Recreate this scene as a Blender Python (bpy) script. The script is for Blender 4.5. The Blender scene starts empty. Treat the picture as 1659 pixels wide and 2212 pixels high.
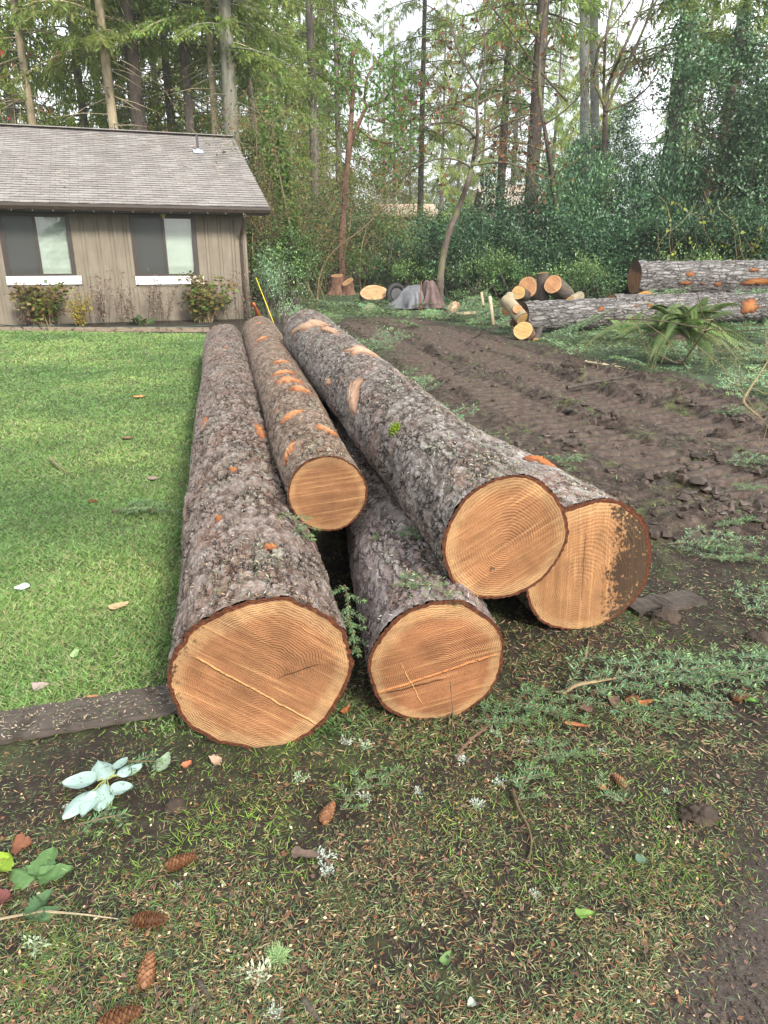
import bpy, math, random
import numpy as np
from mathutils import Vector, Matrix, Euler
random.seed(7)
RNG = np.random.default_rng(11)
C = bpy.context.scene.collection
R = math.radians
FPX = 1530.0
PITCH = R(20)
CH = 1.55
cP, sP = math.cos(PITCH), math.sin(PITCH)

# ---------------------------------------------------------------- helpers
def ray(u, v):
    dx = (u - 829.5) / FPX
    dy = (1106 - v) / FPX
    return Vector((dx, cP + dy * sP, -sP + dy * cP))

def at_z(u, v, z=0.0):
    r = ray(u, v)
    t = (z - CH) / r.z
    return Vector((r.x * t, r.y * t, z))

def at_y(u, v, y):
    r = ray(u, v)
    t = y / r.y
    return Vector((r.x * t, y, CH + r.z * t))

def xat(u, y, z=0.0):
    t = y * cP - (z - CH) * sP
    return (u - 829.5) / FPX * t

def hash2(ix, iy, seed):
    h = (ix.astype(np.int64) * 374761393 + iy.astype(np.int64) * 668265263 + seed * 974634777) & 0xffffffff
    h = ((h ^ (h >> 13)) * 1274126177) & 0xffffffff
    return ((h ^ (h >> 16)) & 0xffff) / 65535.0

def vn(x, y, seed=0):
    x0 = np.floor(x); y0 = np.floor(y)
    fx = x - x0; fy = y - y0
    fx = fx * fx * (3 - 2 * fx); fy = fy * fy * (3 - 2 * fy)
    a = hash2(x0, y0, seed); b = hash2(x0 + 1, y0, seed)
    c = hash2(x0, y0 + 1, seed); d = hash2(x0 + 1, y0 + 1, seed)
    return (a * (1 - fx) + b * fx) * (1 - fy) + (c * (1 - fx) + d * fx) * fy

def fbm(x, y, seed=0, oct=4):
    s = 0; a = 0.5
    for i in range(oct):
        s = s + a * (vn(x, y, seed + i * 17) - 0.5)
        x = x * 2.03; y = y * 2.03; a *= 0.5
    return s

def sstep(a, b, x):
    t = np.clip((x - a) / (b - a), 0, 1)
    return t * t * (3 - 2 * t)

class MB:
    def __init__(self):
        self.v = []; self.f = []; self.c = []; self.n = 0; self.hascol = False
    def add(self, verts, faces, col=None):
        verts = np.asarray(verts, dtype=np.float64).reshape(-1, 3)
        k = len(verts)
        self.v.append(verts)
        if isinstance(faces, np.ndarray):
            self.f.append(faces.astype(np.int64) + self.n)
        else:
            by = {}
            for f in faces:
                by.setdefault(len(f), []).append(f)
            for fl in by.values():
                self.f.append(np.array(fl, dtype=np.int64) + self.n)
        if col is None:
            self.c.append(np.ones((k, 3)))
        else:
            self.hascol = True
            col = np.asarray(col, dtype=np.float64)
            self.c.append(np.broadcast_to(col, (k, 3)))
        self.n += k
        return self
    def merge(self, arrs, M=None, colmul=None):
        v, f, c = arrs
        if M is not None:
            M = np.asarray(M)
            v = v @ M[:3, :3].T + M[:3, 3]
        if colmul is not None:
            c = c * np.asarray(colmul)
        self.v.append(v); self.c.append(c); self.hascol = True
        for a in f:
            self.f.append(a + self.n)
        self.n += len(v)
    def arrays(self):
        by = {}
        for a in self.f:
            by.setdefault(a.shape[1], []).append(a)
        return np.concatenate(self.v), [np.concatenate(x) for x in by.values()], np.concatenate(self.c)
    def box(self, c, s, M=None, col=None):
        x, y, z = [q / 2 for q in s]
        v = np.array([(-x, -y, -z), (x, -y, -z), (x, y, -z), (-x, y, -z), (-x, -y, z), (x, -y, z), (x, y, z), (-x, y, z)])
        if M is not None:
            v = v @ np.asarray(M)[:3, :3].T
        v = v + np.asarray(c)
        return self.add(v, np.array([(0, 3, 2, 1), (4, 5, 6, 7), (0, 1, 5, 4), (1, 2, 6, 5), (2, 3, 7, 6), (3, 0, 4, 7)]), col)
    def span(self, a, b, col=None):
        a = np.array(a, float); b = np.array(b, float)
        return self.box((a + b) / 2, np.abs(b - a), None, col)
    def tube(self, pts, radii, n=6, caps=True, col=None):
        pts = np.asarray(pts, float); m = len(pts)
        radii = np.broadcast_to(np.asarray(radii, float), (m,))
        tang = np.gradient(pts, axis=0)
        tang /= np.linalg.norm(tang, axis=1)[:, None] + 1e-9
        up = np.array([0, 0, 1.0]) if abs(tang[0][2]) < 0.9 else np.array([1.0, 0, 0])
        a = np.linspace(0, 2 * np.pi, n, endpoint=False)
        V = []
        e1 = np.cross(tang[0], up); e1 /= np.linalg.norm(e1)
        for i in range(m):
            e1 = e1 - tang[i] * np.dot(e1, tang[i]); e1 /= np.linalg.norm(e1) + 1e-9
            e2 = np.cross(tang[i], e1)
            V.append(pts[i] + radii[i] * (np.cos(a)[:, None] * e1 + np.sin(a)[:, None] * e2))
        V = np.concatenate(V)
        i = np.arange(m - 1)[:, None] * n; j = np.arange(n)[None, :]; jn = (j + 1) % n
        F = np.stack([i + j, i + jn, i + n + jn, i + n + j], -1).reshape(-1, 4)
        self.add(V, F, col)
        if caps:
            b = self.n - len(V)
            self.f.append(np.array([list(range(n - 1, -1, -1))], dtype=np.int64) + b)
            self.f.append(np.array([[(m - 1) * n + k for k in range(n)]], dtype=np.int64) + b)
        return self
    def cards(self, base, d, side, L, W, col, mid=0.45):
        """rhombic leaf cards, one quad each"""
        base = np.asarray(base); d = np.asarray(d); side = np.asarray(side)
        k = len(base)
        L = np.broadcast_to(np.asarray(L, float), (k,))[:, None]
        W = np.broadcast_to(np.asarray(W, float), (k,))[:, None] * 0.5
        V = np.stack([base, base + d * L * mid + side * W, base + d * L, base + d * L * mid - side * W], 1).reshape(-1, 3)
        F = np.arange(4 * k).reshape(-1, 4)
        col = np.broadcast_to(np.asarray(col, float), (k, 3))
        return self.add(V, F, np.repeat(col, 4, axis=0))
    def build(self, name, mat=None, parent=None, smooth=False):
        v, fl, c = self.arrays()
        me = bpy.data.meshes.new(name)
        me.vertices.add(len(v)); me.vertices.foreach_set('co', v.astype(np.float32).ravel())
        idx = np.concatenate([a.ravel() for a in fl]).astype(np.int32)
        tot = np.concatenate([np.full(len(a), a.shape[1]) for a in fl])
        start = (np.cumsum(tot) - tot).astype(np.int32)
        me.loops.add(len(idx)); me.loops.foreach_set('vertex_index', idx)
        me.polygons.add(len(tot)); me.polygons.foreach_set('loop_start', start)
        me.update(calc_edges=True)
        if self.hascol:
            at = me.attributes.new('Col', 'FLOAT_COLOR', 'POINT')
            cc = np.ones((len(v), 4), np.float32); cc[:, :3] = c
            at.data.foreach_set('color', cc.ravel())
        me.polygons.foreach_set('use_smooth', np.full(len(tot), bool(smooth)))
        if mat is not None:
            for m in (mat if isinstance(mat, (list, tuple)) else [mat]):
                me.materials.append(m)
        o = bpy.data.objects.new(name, me)
        C.objects.link(o)
        if parent is not None:
            o.parent = parent
        return o

def unit(a):
    a = np.asarray(a, float)
    return a / (np.linalg.norm(a, axis=-1, keepdims=True) + 1e-9)

def rdir(n, rng):
    return unit(rng.normal(size=(n, 3)))

def tag(o, label=None, cat=None, group=None, kind=None):
    if label: o['label'] = label
    if cat: o['category'] = cat
    if group: o['group'] = group
    if kind: o['kind'] = kind
    return o

def empty(name, loc=(0, 0, 0), rz=0.0):
    o = bpy.data.objects.new(name, None); C.objects.link(o)
    o.location = loc; o.rotation_euler = (0, 0, rz); o.empty_display_size = 0.2
    return o

def copy_tree(o, parent=None):
    c = o.copy(); C.objects.link(c)
    c.parent = parent
    for ch in list(o.children):
        copy_tree(ch, c)
    return c

# ---------------------------------------------------------------- node helpers
class NT:
    def __init__(self, name):
        self.m = bpy.data.materials.new(name); self.m.use_nodes = True
        self.t = self.m.node_tree
        self.t.nodes.clear()
        self.out = self.t.nodes.new('ShaderNodeOutputMaterial')
        self.b = self.t.nodes.new('ShaderNodeBsdfPrincipled')
        self.link(self.b.outputs[0], self.out.inputs['Surface'])
        self.b.inputs['Roughness'].default_value = 0.8
    def link(self, a, b):
        self.t.links.new(a, b)
    def n(self, typ, **kw):
        nd = self.t.nodes.new('ShaderNode' + typ)
        for k, v in kw.items():
            if k.startswith('_'):
                setattr(nd, k[1:], v)
        for k, v in kw.items():
            if k.startswith('_'):
                continue
            key = k.replace('__', ' ')
            if key.startswith('i') and key[1:].isdigit():
                inp = nd.inputs[int(key[1:])]
            else:
                inp = nd.inputs[key]
            self.set(inp, v)
        return nd
    def set(self, inp, v):
        if isinstance(v, bpy.types.NodeSocket):
            self.link(v, inp)
        else:
            if inp.type == 'RGBA' and len(v) == 3:
                v = (*v, 1)
            inp.default_value = v
    def math(self, op, a, b=None, c=None, clamp=False):
        nd = self.t.nodes.new('ShaderNodeMath'); nd.operation = op; nd.use_clamp = clamp
        self.set(nd.inputs[0], a)
        if b is not None: self.set(nd.inputs[1], b)
        if c is not None: self.set(nd.inputs[2], c)
        return nd.outputs[0]
    def vmath(self, op, a, b=None):
        nd = self.t.nodes.new('ShaderNodeVectorMath'); nd.operation = op
        self.set(nd.inputs[0], a)
        if b is not None: self.set(nd.inputs[1], b)
        return nd.outputs[1] if op in ('LENGTH', 'DOT_PRODUCT', 'DISTANCE') else nd.outputs[0]
    def mix(self, f, a, b, typ='MIX'):
        nd = self.t.nodes.new('ShaderNodeMix'); nd.data_type = 'RGBA'; nd.blend_type = typ
        self.set(nd.inputs[0], f); self.set(nd.inputs[6], a); self.set(nd.inputs[7], b)
        return nd.outputs[2]
    def noise(self, vec, scale, detail=4, rough=0.55, dist=0.0):
        nd = self.n('TexNoise', Scale=scale, Detail=detail, Roughness=rough, Distortion=dist)
        if vec is not None: self.link(vec, nd.inputs['Vector'])
        return nd.outputs['Fac']
    def ramp(self, f, stops):
        nd = self.t.nodes.new('ShaderNodeValToRGB')
        cr = nd.color_ramp
        while len(cr.elements) > 1: cr.elements.remove(cr.elements[-1])
        cr.elements[0].position = stops[0][0]
        col = stops[0][1]
        cr.elements[0].color = (*col, 1) if not isinstance(col, (int, float)) else (col, col, col, 1)
        for p, col in stops[1:]:
            e = cr.elements.new(p)
            e.color = (*col, 1) if not isinstance(col, (int, float)) else (col, col, col, 1)
        self.set(nd.inputs[0], f)
        return nd.outputs[0]
    def sm(self, f, a, b):
        nd = self.t.nodes.new('ShaderNodeMapRange'); nd.interpolation_type = 'SMOOTHSTEP'
        self.set(nd.inputs[0], f); nd.inputs[1].default_value = a; nd.inputs[2].default_value = b
        return nd.outputs[0]
    def obj(self):
        return self.n('TexCoord').outputs['Object']
    def geo(self):
        return self.n('NewGeometry').outputs['Position']
    def attr(self, name='Col'):
        nd = self.t.nodes.new('ShaderNodeAttribute'); nd.attribute_name = name
        return nd
    def base(self, c): self.set(self.b.inputs['Base Color'], c)
    def rough(self, r): self.set(self.b.inputs['Roughness'], r)
    def bump(self, h, strength=0.5, dist=0.01):
        nd = self.n('Bump', Strength=strength, Distance=dist, Height=h)
        self.link(nd.outputs[0], self.b.inputs['Normal'])
        return nd
    def scale(self, vec, s):
        nd = self.n('Mapping', Vector=vec, Scale=s)
        return nd.outputs[0]

def simple(name, col, rough=0.8, var=0.25, scale=8.0, bump=0.0, spec=0.5):
    t = NT(name)
    f = t.noise(t.obj(), scale, 6, 0.6)
    lo = tuple(c * (1 - var) for c in col); hi = tuple(min(1, c * (1 + var)) for c in col)
    t.base(t.ramp(f, [(0.3, lo), (0.7, hi)])); t.rough(rough)
    t.b.inputs['Specular IOR Level'].default_value = spec
    if bump: t.bump(t.noise(t.obj(), scale * 3, 6, 0.6), bump, 0.01)
    return t.m

def leafmat(name, tint=(1, 1, 1), rough=0.5, trans=0.3, rnd=0.25, spec=0.4):
    """vertex colour of each leaf, with a small per-plant change of hue and value"""
    t = NT(name)
    a = t.attr('Col').outputs['Color']
    oi = t.n('ObjectInfo').outputs['Random']
    val = t.math('MULTIPLY_ADD', oi, rnd * 2, 1 - rnd)
    hue = t.math('MULTIPLY_ADD', t.math('FRACT', t.math('MULTIPLY', oi, 7.31)), 0.03, 0.485)
    hs = t.n('HueSaturation', Hue=hue, Saturation=1.0, Value=val, Fac=1.0, Color=a)
    c = t.mix(1.0, hs.outputs[0], tint, 'MULTIPLY')
    t.base(c); t.rough(rough); t.b.inputs['Specular IOR Level'].default_value = spec
    if trans > 0:
        tr = t.n('BsdfTranslucent', Color=c)
        mx = t.n('MixShader', Fac=trans)
        t.link(t.b.outputs[0], mx.inputs[1]); t.link(tr.outputs[0], mx.inputs[2])
        t.link(mx.outputs[0], t.out.inputs['Surface'])
    return t.m

def colmat(name, rough=0.7, spec=0.4, noise=0.0, scale=60):
    t = NT(name)
    a = t.attr('Col').outputs['Color']
    if noise:
        f = t.noise(t.obj(), scale, 5, 0.6)
        a = t.mix(1.0, a, t.ramp(f, [(0.25, 1 - noise), (0.75, 1 + noise)]), 'MULTIPLY')
    t.base(a); t.rough(rough); t.b.inputs['Specular IOR Level'].default_value = spec
    return t.m
# ---------------------------------------------------------------- world, sun, camera
scn = bpy.context.scene
w = bpy.data.worlds.new("World"); scn.world = w; w.use_nodes = True
wt = w.node_tree; wt.nodes.clear()
wo = wt.nodes.new('ShaderNodeOutputWorld'); bg = wt.nodes.new('ShaderNodeBackground')
sky = wt.nodes.new('ShaderNodeTexSky'); sky.sky_type = 'NISHITA'; sky.sun_disc = False
SUN_EL, SUN_ROT = R(34), R(150)
sky.sun_elevation = SUN_EL; sky.sun_rotation = SUN_ROT
sky.air_density = 1.0; sky.dust_density = 3.0; sky.ozone_density = 1.0
hs = wt.nodes.new('ShaderNodeHueSaturation'); hs.inputs['Saturation'].default_value = 0.32
hs.inputs['Value'].default_value = 1.0
wt.links.new(sky.outputs[0], hs.inputs['Color'])
# thin broken overcast: brighter white cloud over most of the sky
tc = wt.nodes.new('ShaderNodeTexCoord'); nz = wt.nodes.new('ShaderNodeTexNoise')
nz.inputs['Scale'].default_value = 2.2; nz.inputs['Detail'].default_value = 5
wt.links.new(tc.outputs['Generated'], nz.inputs['Vector'])
mr = wt.nodes.new('ShaderNodeMapRange'); mr.inputs[1].default_value = 0.3; mr.inputs[2].default_value = 0.62
wt.links.new(nz.outputs['Fac'], mr.inputs[0])
mx = wt.nodes.new('ShaderNodeMix'); mx.data_type = 'RGBA'
mx.inputs[7].default_value = (10.5, 10.8, 11.2, 1)
wt.links.new(mr.outputs[0], mx.inputs[0]); wt.links.new(hs.outputs[0], mx.inputs[6])
wt.links.new(mx.outputs[2], bg.inputs['Color'])
bg.inputs['Strength'].default_value = 0.105
wt.links.new(bg.outputs[0], wo.inputs['Surface'])

sl = bpy.data.lights.new('sun', 'SUN'); sl.energy = 3.0; sl.angle = R(12); sl.color = (1, 0.93, 0.8)
so = bpy.data.objects.new('sun', sl); C.objects.link(so)
# sun behind the camera to the right: direction towards the sun
az = R(150)  # measured from +y towards +x, as the sky texture
sd = Vector((math.sin(az) * math.cos(SUN_EL), math.cos(az) * math.cos(SUN_EL), math.sin(SUN_EL)))
so.rotation_euler = sd.to_track_quat('Z', 'Y').to_euler()

cam = bpy.data.cameras.new('camera'); co = bpy.data.objects.new('camera', cam); C.objects.link(co)
cam.sensor_fit = 'HORIZONTAL'; cam.sensor_width = 36; cam.lens = 36 * FPX / 1659
cam.clip_start = 0.05; cam.clip_end = 1500
co.location = (0, 0, CH); co.rotation_euler = (R(90) - PITCH, 0, 0)
scn.camera = co
scn.view_settings.view_transform = 'Standard'; scn.view_settings.look = 'None'
scn.view_settings.exposure = 1.08; scn.view_settings.gamma = 1
scn.render.engine = 'CYCLES'
scn.cycles.use_denoising = True
scn.cycles.max_bounces = 6; scn.cycles.transparent_max_bounces = 8
scn.cycles.diffuse_bounces = 3; scn.cycles.glossy_bounces = 2; scn.cycles.transmission_bounces = 4
scn.cycles.caustics_reflective = False; scn.cycles.caustics_refractive = False

# ---------------------------------------------------------------- ground
def xlogA(y): return -0.39 - 0.226 * (y - 2.0)

TRACKS = [  # centre lines of the excavator treads on the ground (x, y)
    [(0.0, 19.0), (0.9, 15.2), (1.25, 13.0), (1.95, 10.0), (2.35, 8.0), (2.85, 7.1), (3.3, 5.9), (4.2, 4.4)],
    [(-0.6, 17.5), (0.25, 13.0), (0.8, 9.7), (1.2, 8.9), (1.55, 7.3), (2.0, 6.0), (2.35, 5.2), (3.0, 4.1)],
    [(0.4, 19.0), (1.6, 14.6), (2.3, 11.6), (3.0, 9.4), (3.7, 7.4), (4.8, 5.6)],
]

def zones(x, y):
    nz = fbm(x * 1.1, y * 1.1, 5, 4)
    nf = fbm(x * 6, y * 6, 9, 3)
    xr = np.interp(y, [3.9, 5.5, 7.8, 10.1, 14.9, 18.5, 19.2], [8.5, 5.6, 4.2, 3.5, 2.3, 0.9, 0.3])
    xl = np.interp(y, [3, 8, 12, 18.5], [0.9, -0.3, -0.9, -1.2])
    e = nz * 2.0 + nf * 0.5
    mud = sstep(-0.35, 0.35, xr - x + e * 0.9) * sstep(-0.25, 0.25, y - 3.85 + e * 0.8) * sstep(-0.4, 0.4, 19.2 - y + e) * sstep(-0.2, 0.3, x - xl + e * 0.5)
    lawn = sstep(-0.12, 0.2, xlogA(np.minimum(y, 11.5)) + 0.25 - x + e * 0.2) * sstep(-0.25, 0.75, y - 2.35 + e * 1.1)
    edge = 15.9 + (x + 8.4) * (-0.8 / 4.6)
    lawn = lawn * sstep(-0.05, 0.1, edge - y)
    deb = sstep(-0.3, 0.4, x - xr + e) * sstep(3.4, 5.0, y + e) + sstep(17.6, 19.4, y + e * 0.8) * (x > -3.2) + (y > 19.5)
    strip = np.exp(-((x - xl - 0.55) / 0.45) ** 2) * sstep(-0.08, 0.1, fbm(x * 1.6, y * 1.6, 15, 3)) * (y > 4) * (y < 15)
    mud = mud * (1 - 0.75 * strip)
    deb = np.clip(deb + strip, 0, 1) * (1 - mud)
    soil = sstep(-0.16, 0.2, (x - 0.55) - (y - 1.05) * 1.15 + e * 0.35)
    soil = soil * (y < 2.6)
    return lawn, mud, deb, soil

def seg_uv(x, y, pl):
    """distance to polyline and arclength along it"""
    best = np.full(x.shape, 1e9); u = np.zeros_like(x); s0 = 0.0
    for (ax, ay), (bx, by) in zip(pl[:-1], pl[1:]):
        dx, dy = bx - ax, by - ay; L = math.hypot(dx, dy)
        t = np.clip(((x - ax) * dx + (y - ay) * dy) / L ** 2, 0, 1)
        d = ((x - ax - t * dx) * dy - (y - ay - t * dy) * dx) / L
        dd = np.hypot(x - ax - t * dx, y - ay - t * dy)
        m = dd < np.abs(best)
        best = np.where(m, np.where(d < 0, -dd, dd), best); u = np.where(m, s0 + t * L, u)
        s0 += L
    return best, u

def track_mask(x, y):
    t = np.zeros_like(x)
    for k, pl in enumerate(TRACKS):
        d, s = seg_uv(x, y, pl)
        t = np.maximum(t, 1 - sstep(0.27, 0.37, np.abs(d)))
    return t

def height(x, y, zn=None):
    lawn, mud, deb, soil = zones(x, y) if zn is None else zn
    z = 0.035 * np.maximum(y - 20, 0) * (1 - sstep(60, 140, y)) + 1.4 * sstep(60, 140, y)
    z = z + 0.03 * fbm(x * 0.5, y * 0.5, 3, 3)
    z = z + lawn * 0.012 * fbm(x * 7, y * 7, 21, 2)
    m = mud * (1 - 0.55 * sstep(14, 18, y))
    rough = 0.11 * fbm(x * 2.2, y * 2.2, 31, 5) + 0.10 * np.abs(fbm(x * 5, y * 5, 41, 4)) + 0.035 * fbm(x * 15, y * 15, 43, 3) + 0.09 * sstep(0.5, 0.9, vn(x * 2.6, y * 2.6, 47)) * vn(x * 7, y * 7, 48)
    z = z + m * (rough - 0.02)
    for k, pl in enumerate(TRACKS):
        d, s = seg_uv(x, y, pl)
        a = np.abs(d)
        wob = 0.32 + 0.03 * (vn(s * 2, s * 0 + k, 77) - 0.5)
        inside = 1 - sstep(wob - 0.05, wob + 0.03, a)
        ridge = np.exp(-((a - wob - 0.1) / 0.08) ** 2) * (0.0 + 0.12 * vn(s * 2.1, d * 5, 55 + k) ** 2)
        ph = s / 0.2 + 0.25 * vn(x * 3, y * 3, 61)
        cleat = 0.5 + 0.5 * np.cos(2 * np.pi * ph)
        cl = 0.10 * (sstep(0.12, 0.4, cleat) - 0.8) * sstep(0.1, 0.3, vn(s * 0.9, d * 3 + k * 7, 71))
        z = z * (1 - 0.8 * inside * m) + m * (inside * (-0.02 + cl) + ridge)
    # churned bank where the mud meets the littered ground
    bk = np.exp(-((y - 4.05 - 0.12 * (x - 1.6) + 0.2 * fbm(x * 2, y * 2, 81, 2)) / 0.16) ** 2) * sstep(1.3, 1.8, x) * (1 - sstep(3.2, 4.0, x))
    z = z + bk * (0.07 + 0.12 * fbm(x * 5, y * 5, 83, 4))
    near = (1 - mud) * (1 - lawn) * (y < 6)
    z = z + near * 0.02 * fbm(x * 8, y * 8, 91, 3)
    return z

def hz(x, y):
    return float(height(np.array([float(x)]), np.array([float(y)]))[0])

HAZE = 0.0007
def make_ground():
    ys = [-60, -30, -12, -5, -2, -0.8, 0.0, 0.4, 0.7]
    y = 0.8
    while y < 26:
        ys.append(y); y += max(0.011, 0.0042 * y)
    while y < 160:
        ys.append(y); y += 0.05 * y
    ys += [200, 300, 500, 800]
    xs = list(np.arange(-2.5, 5.0, 0.026))
    left = []; x = -2.5; st = 0.03
    while x > -400: x -= st; left.append(x); st *= 1.035
    right = []; x = xs[-1]; st = 0.03
    while x < 400: x += st; right.append(x); st *= 1.03
    xs = np.array(left[::-1] + xs + right); ys = np.array(ys)
    X, Y = np.meshgrid(xs, ys)
    zn = zones(X, Y)
    Z = height(X, Y, zn)
    V = np.stack([X, Y, Z], -1).reshape(-1, 3)
    n = len(xs)
    i = np.arange(len(ys) - 1)[:, None] * n; j = np.arange(n - 1)[None, :]
    F = np.stack([i + j, i + j + 1, i + n + j + 1, i + n + j], -1).reshape(-1, 4)
    mb = MB(); mb.add(V, F, np.stack([zn[0], zn[1], zn[2]], -1).reshape(-1, 3)); soil_a = zn[3].reshape(-1)
    t = NT('ground_earth')
    col = t.attr('Col'); sep = t.n('SeparateColor', Color=col.outputs['Color'])
    p = t.geo()
    n1 = t.noise(p, 1.7, 6, 0.6); n2 = t.noise(p, 14, 6, 0.65); n3 = t.noise(p, 70, 5, 0.7)
    litter = t.ramp(n2, [(0.25, (0.010, 0.007, 0.005)), (0.5, (0.026, 0.018, 0.013)), (0.75, (0.055, 0.04, 0.029))])
    litter = t.mix(t.sm(t.noise(p, 5, 5, 0.6), 0.5, 0.72), litter, (0.05, 0.062, 0.022))
    litter = t.mix(col.outputs['Alpha'], litter, t.ramp(n3, [(0.3, (0.05, 0.038, 0.032)), (0.7, (0.085, 0.068, 0.06))]))
    lawn = t.ramp(n2, [(0.3, (0.025, 0.035, 0.012)), (0.7, (0.08, 0.12, 0.035))])
    mud = t.ramp(n2, [(0.3, (0.014, 0.009, 0.007)), (0.5, (0.05, 0.033, 0.025)), (0.7, (0.115, 0.08, 0.063))])
    mud = t.mix(t.math('MULTIPLY', t.sm(n1, 0.5, 0.64), t.sm(n2, 0.4, 0.6)), mud, (0.07, 0.085, 0.025))
    trk = t.attr('track').outputs['Fac']
    mud = t.mix(t.math('MULTIPLY', trk, 0.8), mud, t.ramp(n2, [(0.3, (0.042, 0.028, 0.022)), (0.7, (0.095, 0.066, 0.053))]))
    deb = t.ramp(n2, [(0.3, (0.022, 0.028, 0.014)), (0.55, (0.06, 0.09, 0.045)), (0.8, (0.09, 0.075, 0.045))])
    c = t.mix(sep.outputs[0], litter, lawn)
    c = t.mix(sep.outputs[2], c, deb)
    c = t.mix(sep.outputs[1], c, mud)
    c = t.mix(1.0, c, t.ramp(n3, [(0.2, 0.6), (0.8, 1.4)]), 'MULTIPLY')
    t.base(c)
    t.rough(t.math('SUBTRACT', 0.95, t.math('MULTIPLY', sep.outputs[1], t.sm(n2, 0.35, 0.9))))
    t.b.inputs['Specular IOR Level'].default_value = 0.4
    h = t.math('ADD', t.math('MULTIPLY', n2, 0.5), t.math('MULTIPLY', n3, 0.25))
    t.bump(t.math('MULTIPLY', h, t.math('MULTIPLY_ADD', trk, -0.75, 1.0)), 0.9, 0.05)
    o = mb.build('ground', t.m, None, True)
    ta_ = o.data.attributes.new('track', 'FLOAT', 'POINT'); ta_.data.foreach_set('value', (track_mask(X, Y) * zn[1]).reshape(-1).astype(np.float32))
    at_ = o.data.attributes['Col']; cc_ = np.empty(len(soil_a) * 4, np.float32); at_.data.foreach_get('color', cc_); cc_ = cc_.reshape(-1, 4); cc_[:, 3] = soil_a; at_.data.foreach_set('color', cc_.ravel())
    tag(o, kind='structure')
    return o
make_ground()
# damp air: thin even haze round everything
hm_ = bpy.data.materials.new('damp_air'); hm_.use_nodes = True; ht = hm_.node_tree; ht.nodes.clear()
ho = ht.nodes.new('ShaderNodeOutputMaterial'); hv = ht.nodes.new('ShaderNodeVolumePrincipled')
hv.inputs['Color'].default_value = (0.93, 0.97, 1.0, 1); hv.inputs['Density'].default_value = HAZE; hv.inputs['Anisotropy'].default_value = 0.0
ht.links.new(hv.outputs[0], ho.inputs['Volume'])
if HAZE > 0:
    hb = MB(); hb.span((-110, -70, -1.6), (110, 130, 46)); hbo = hb.build('haze', hm_); tag(hbo, kind='stuff')
scn.cycles.volume_bounces = 1
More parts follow.
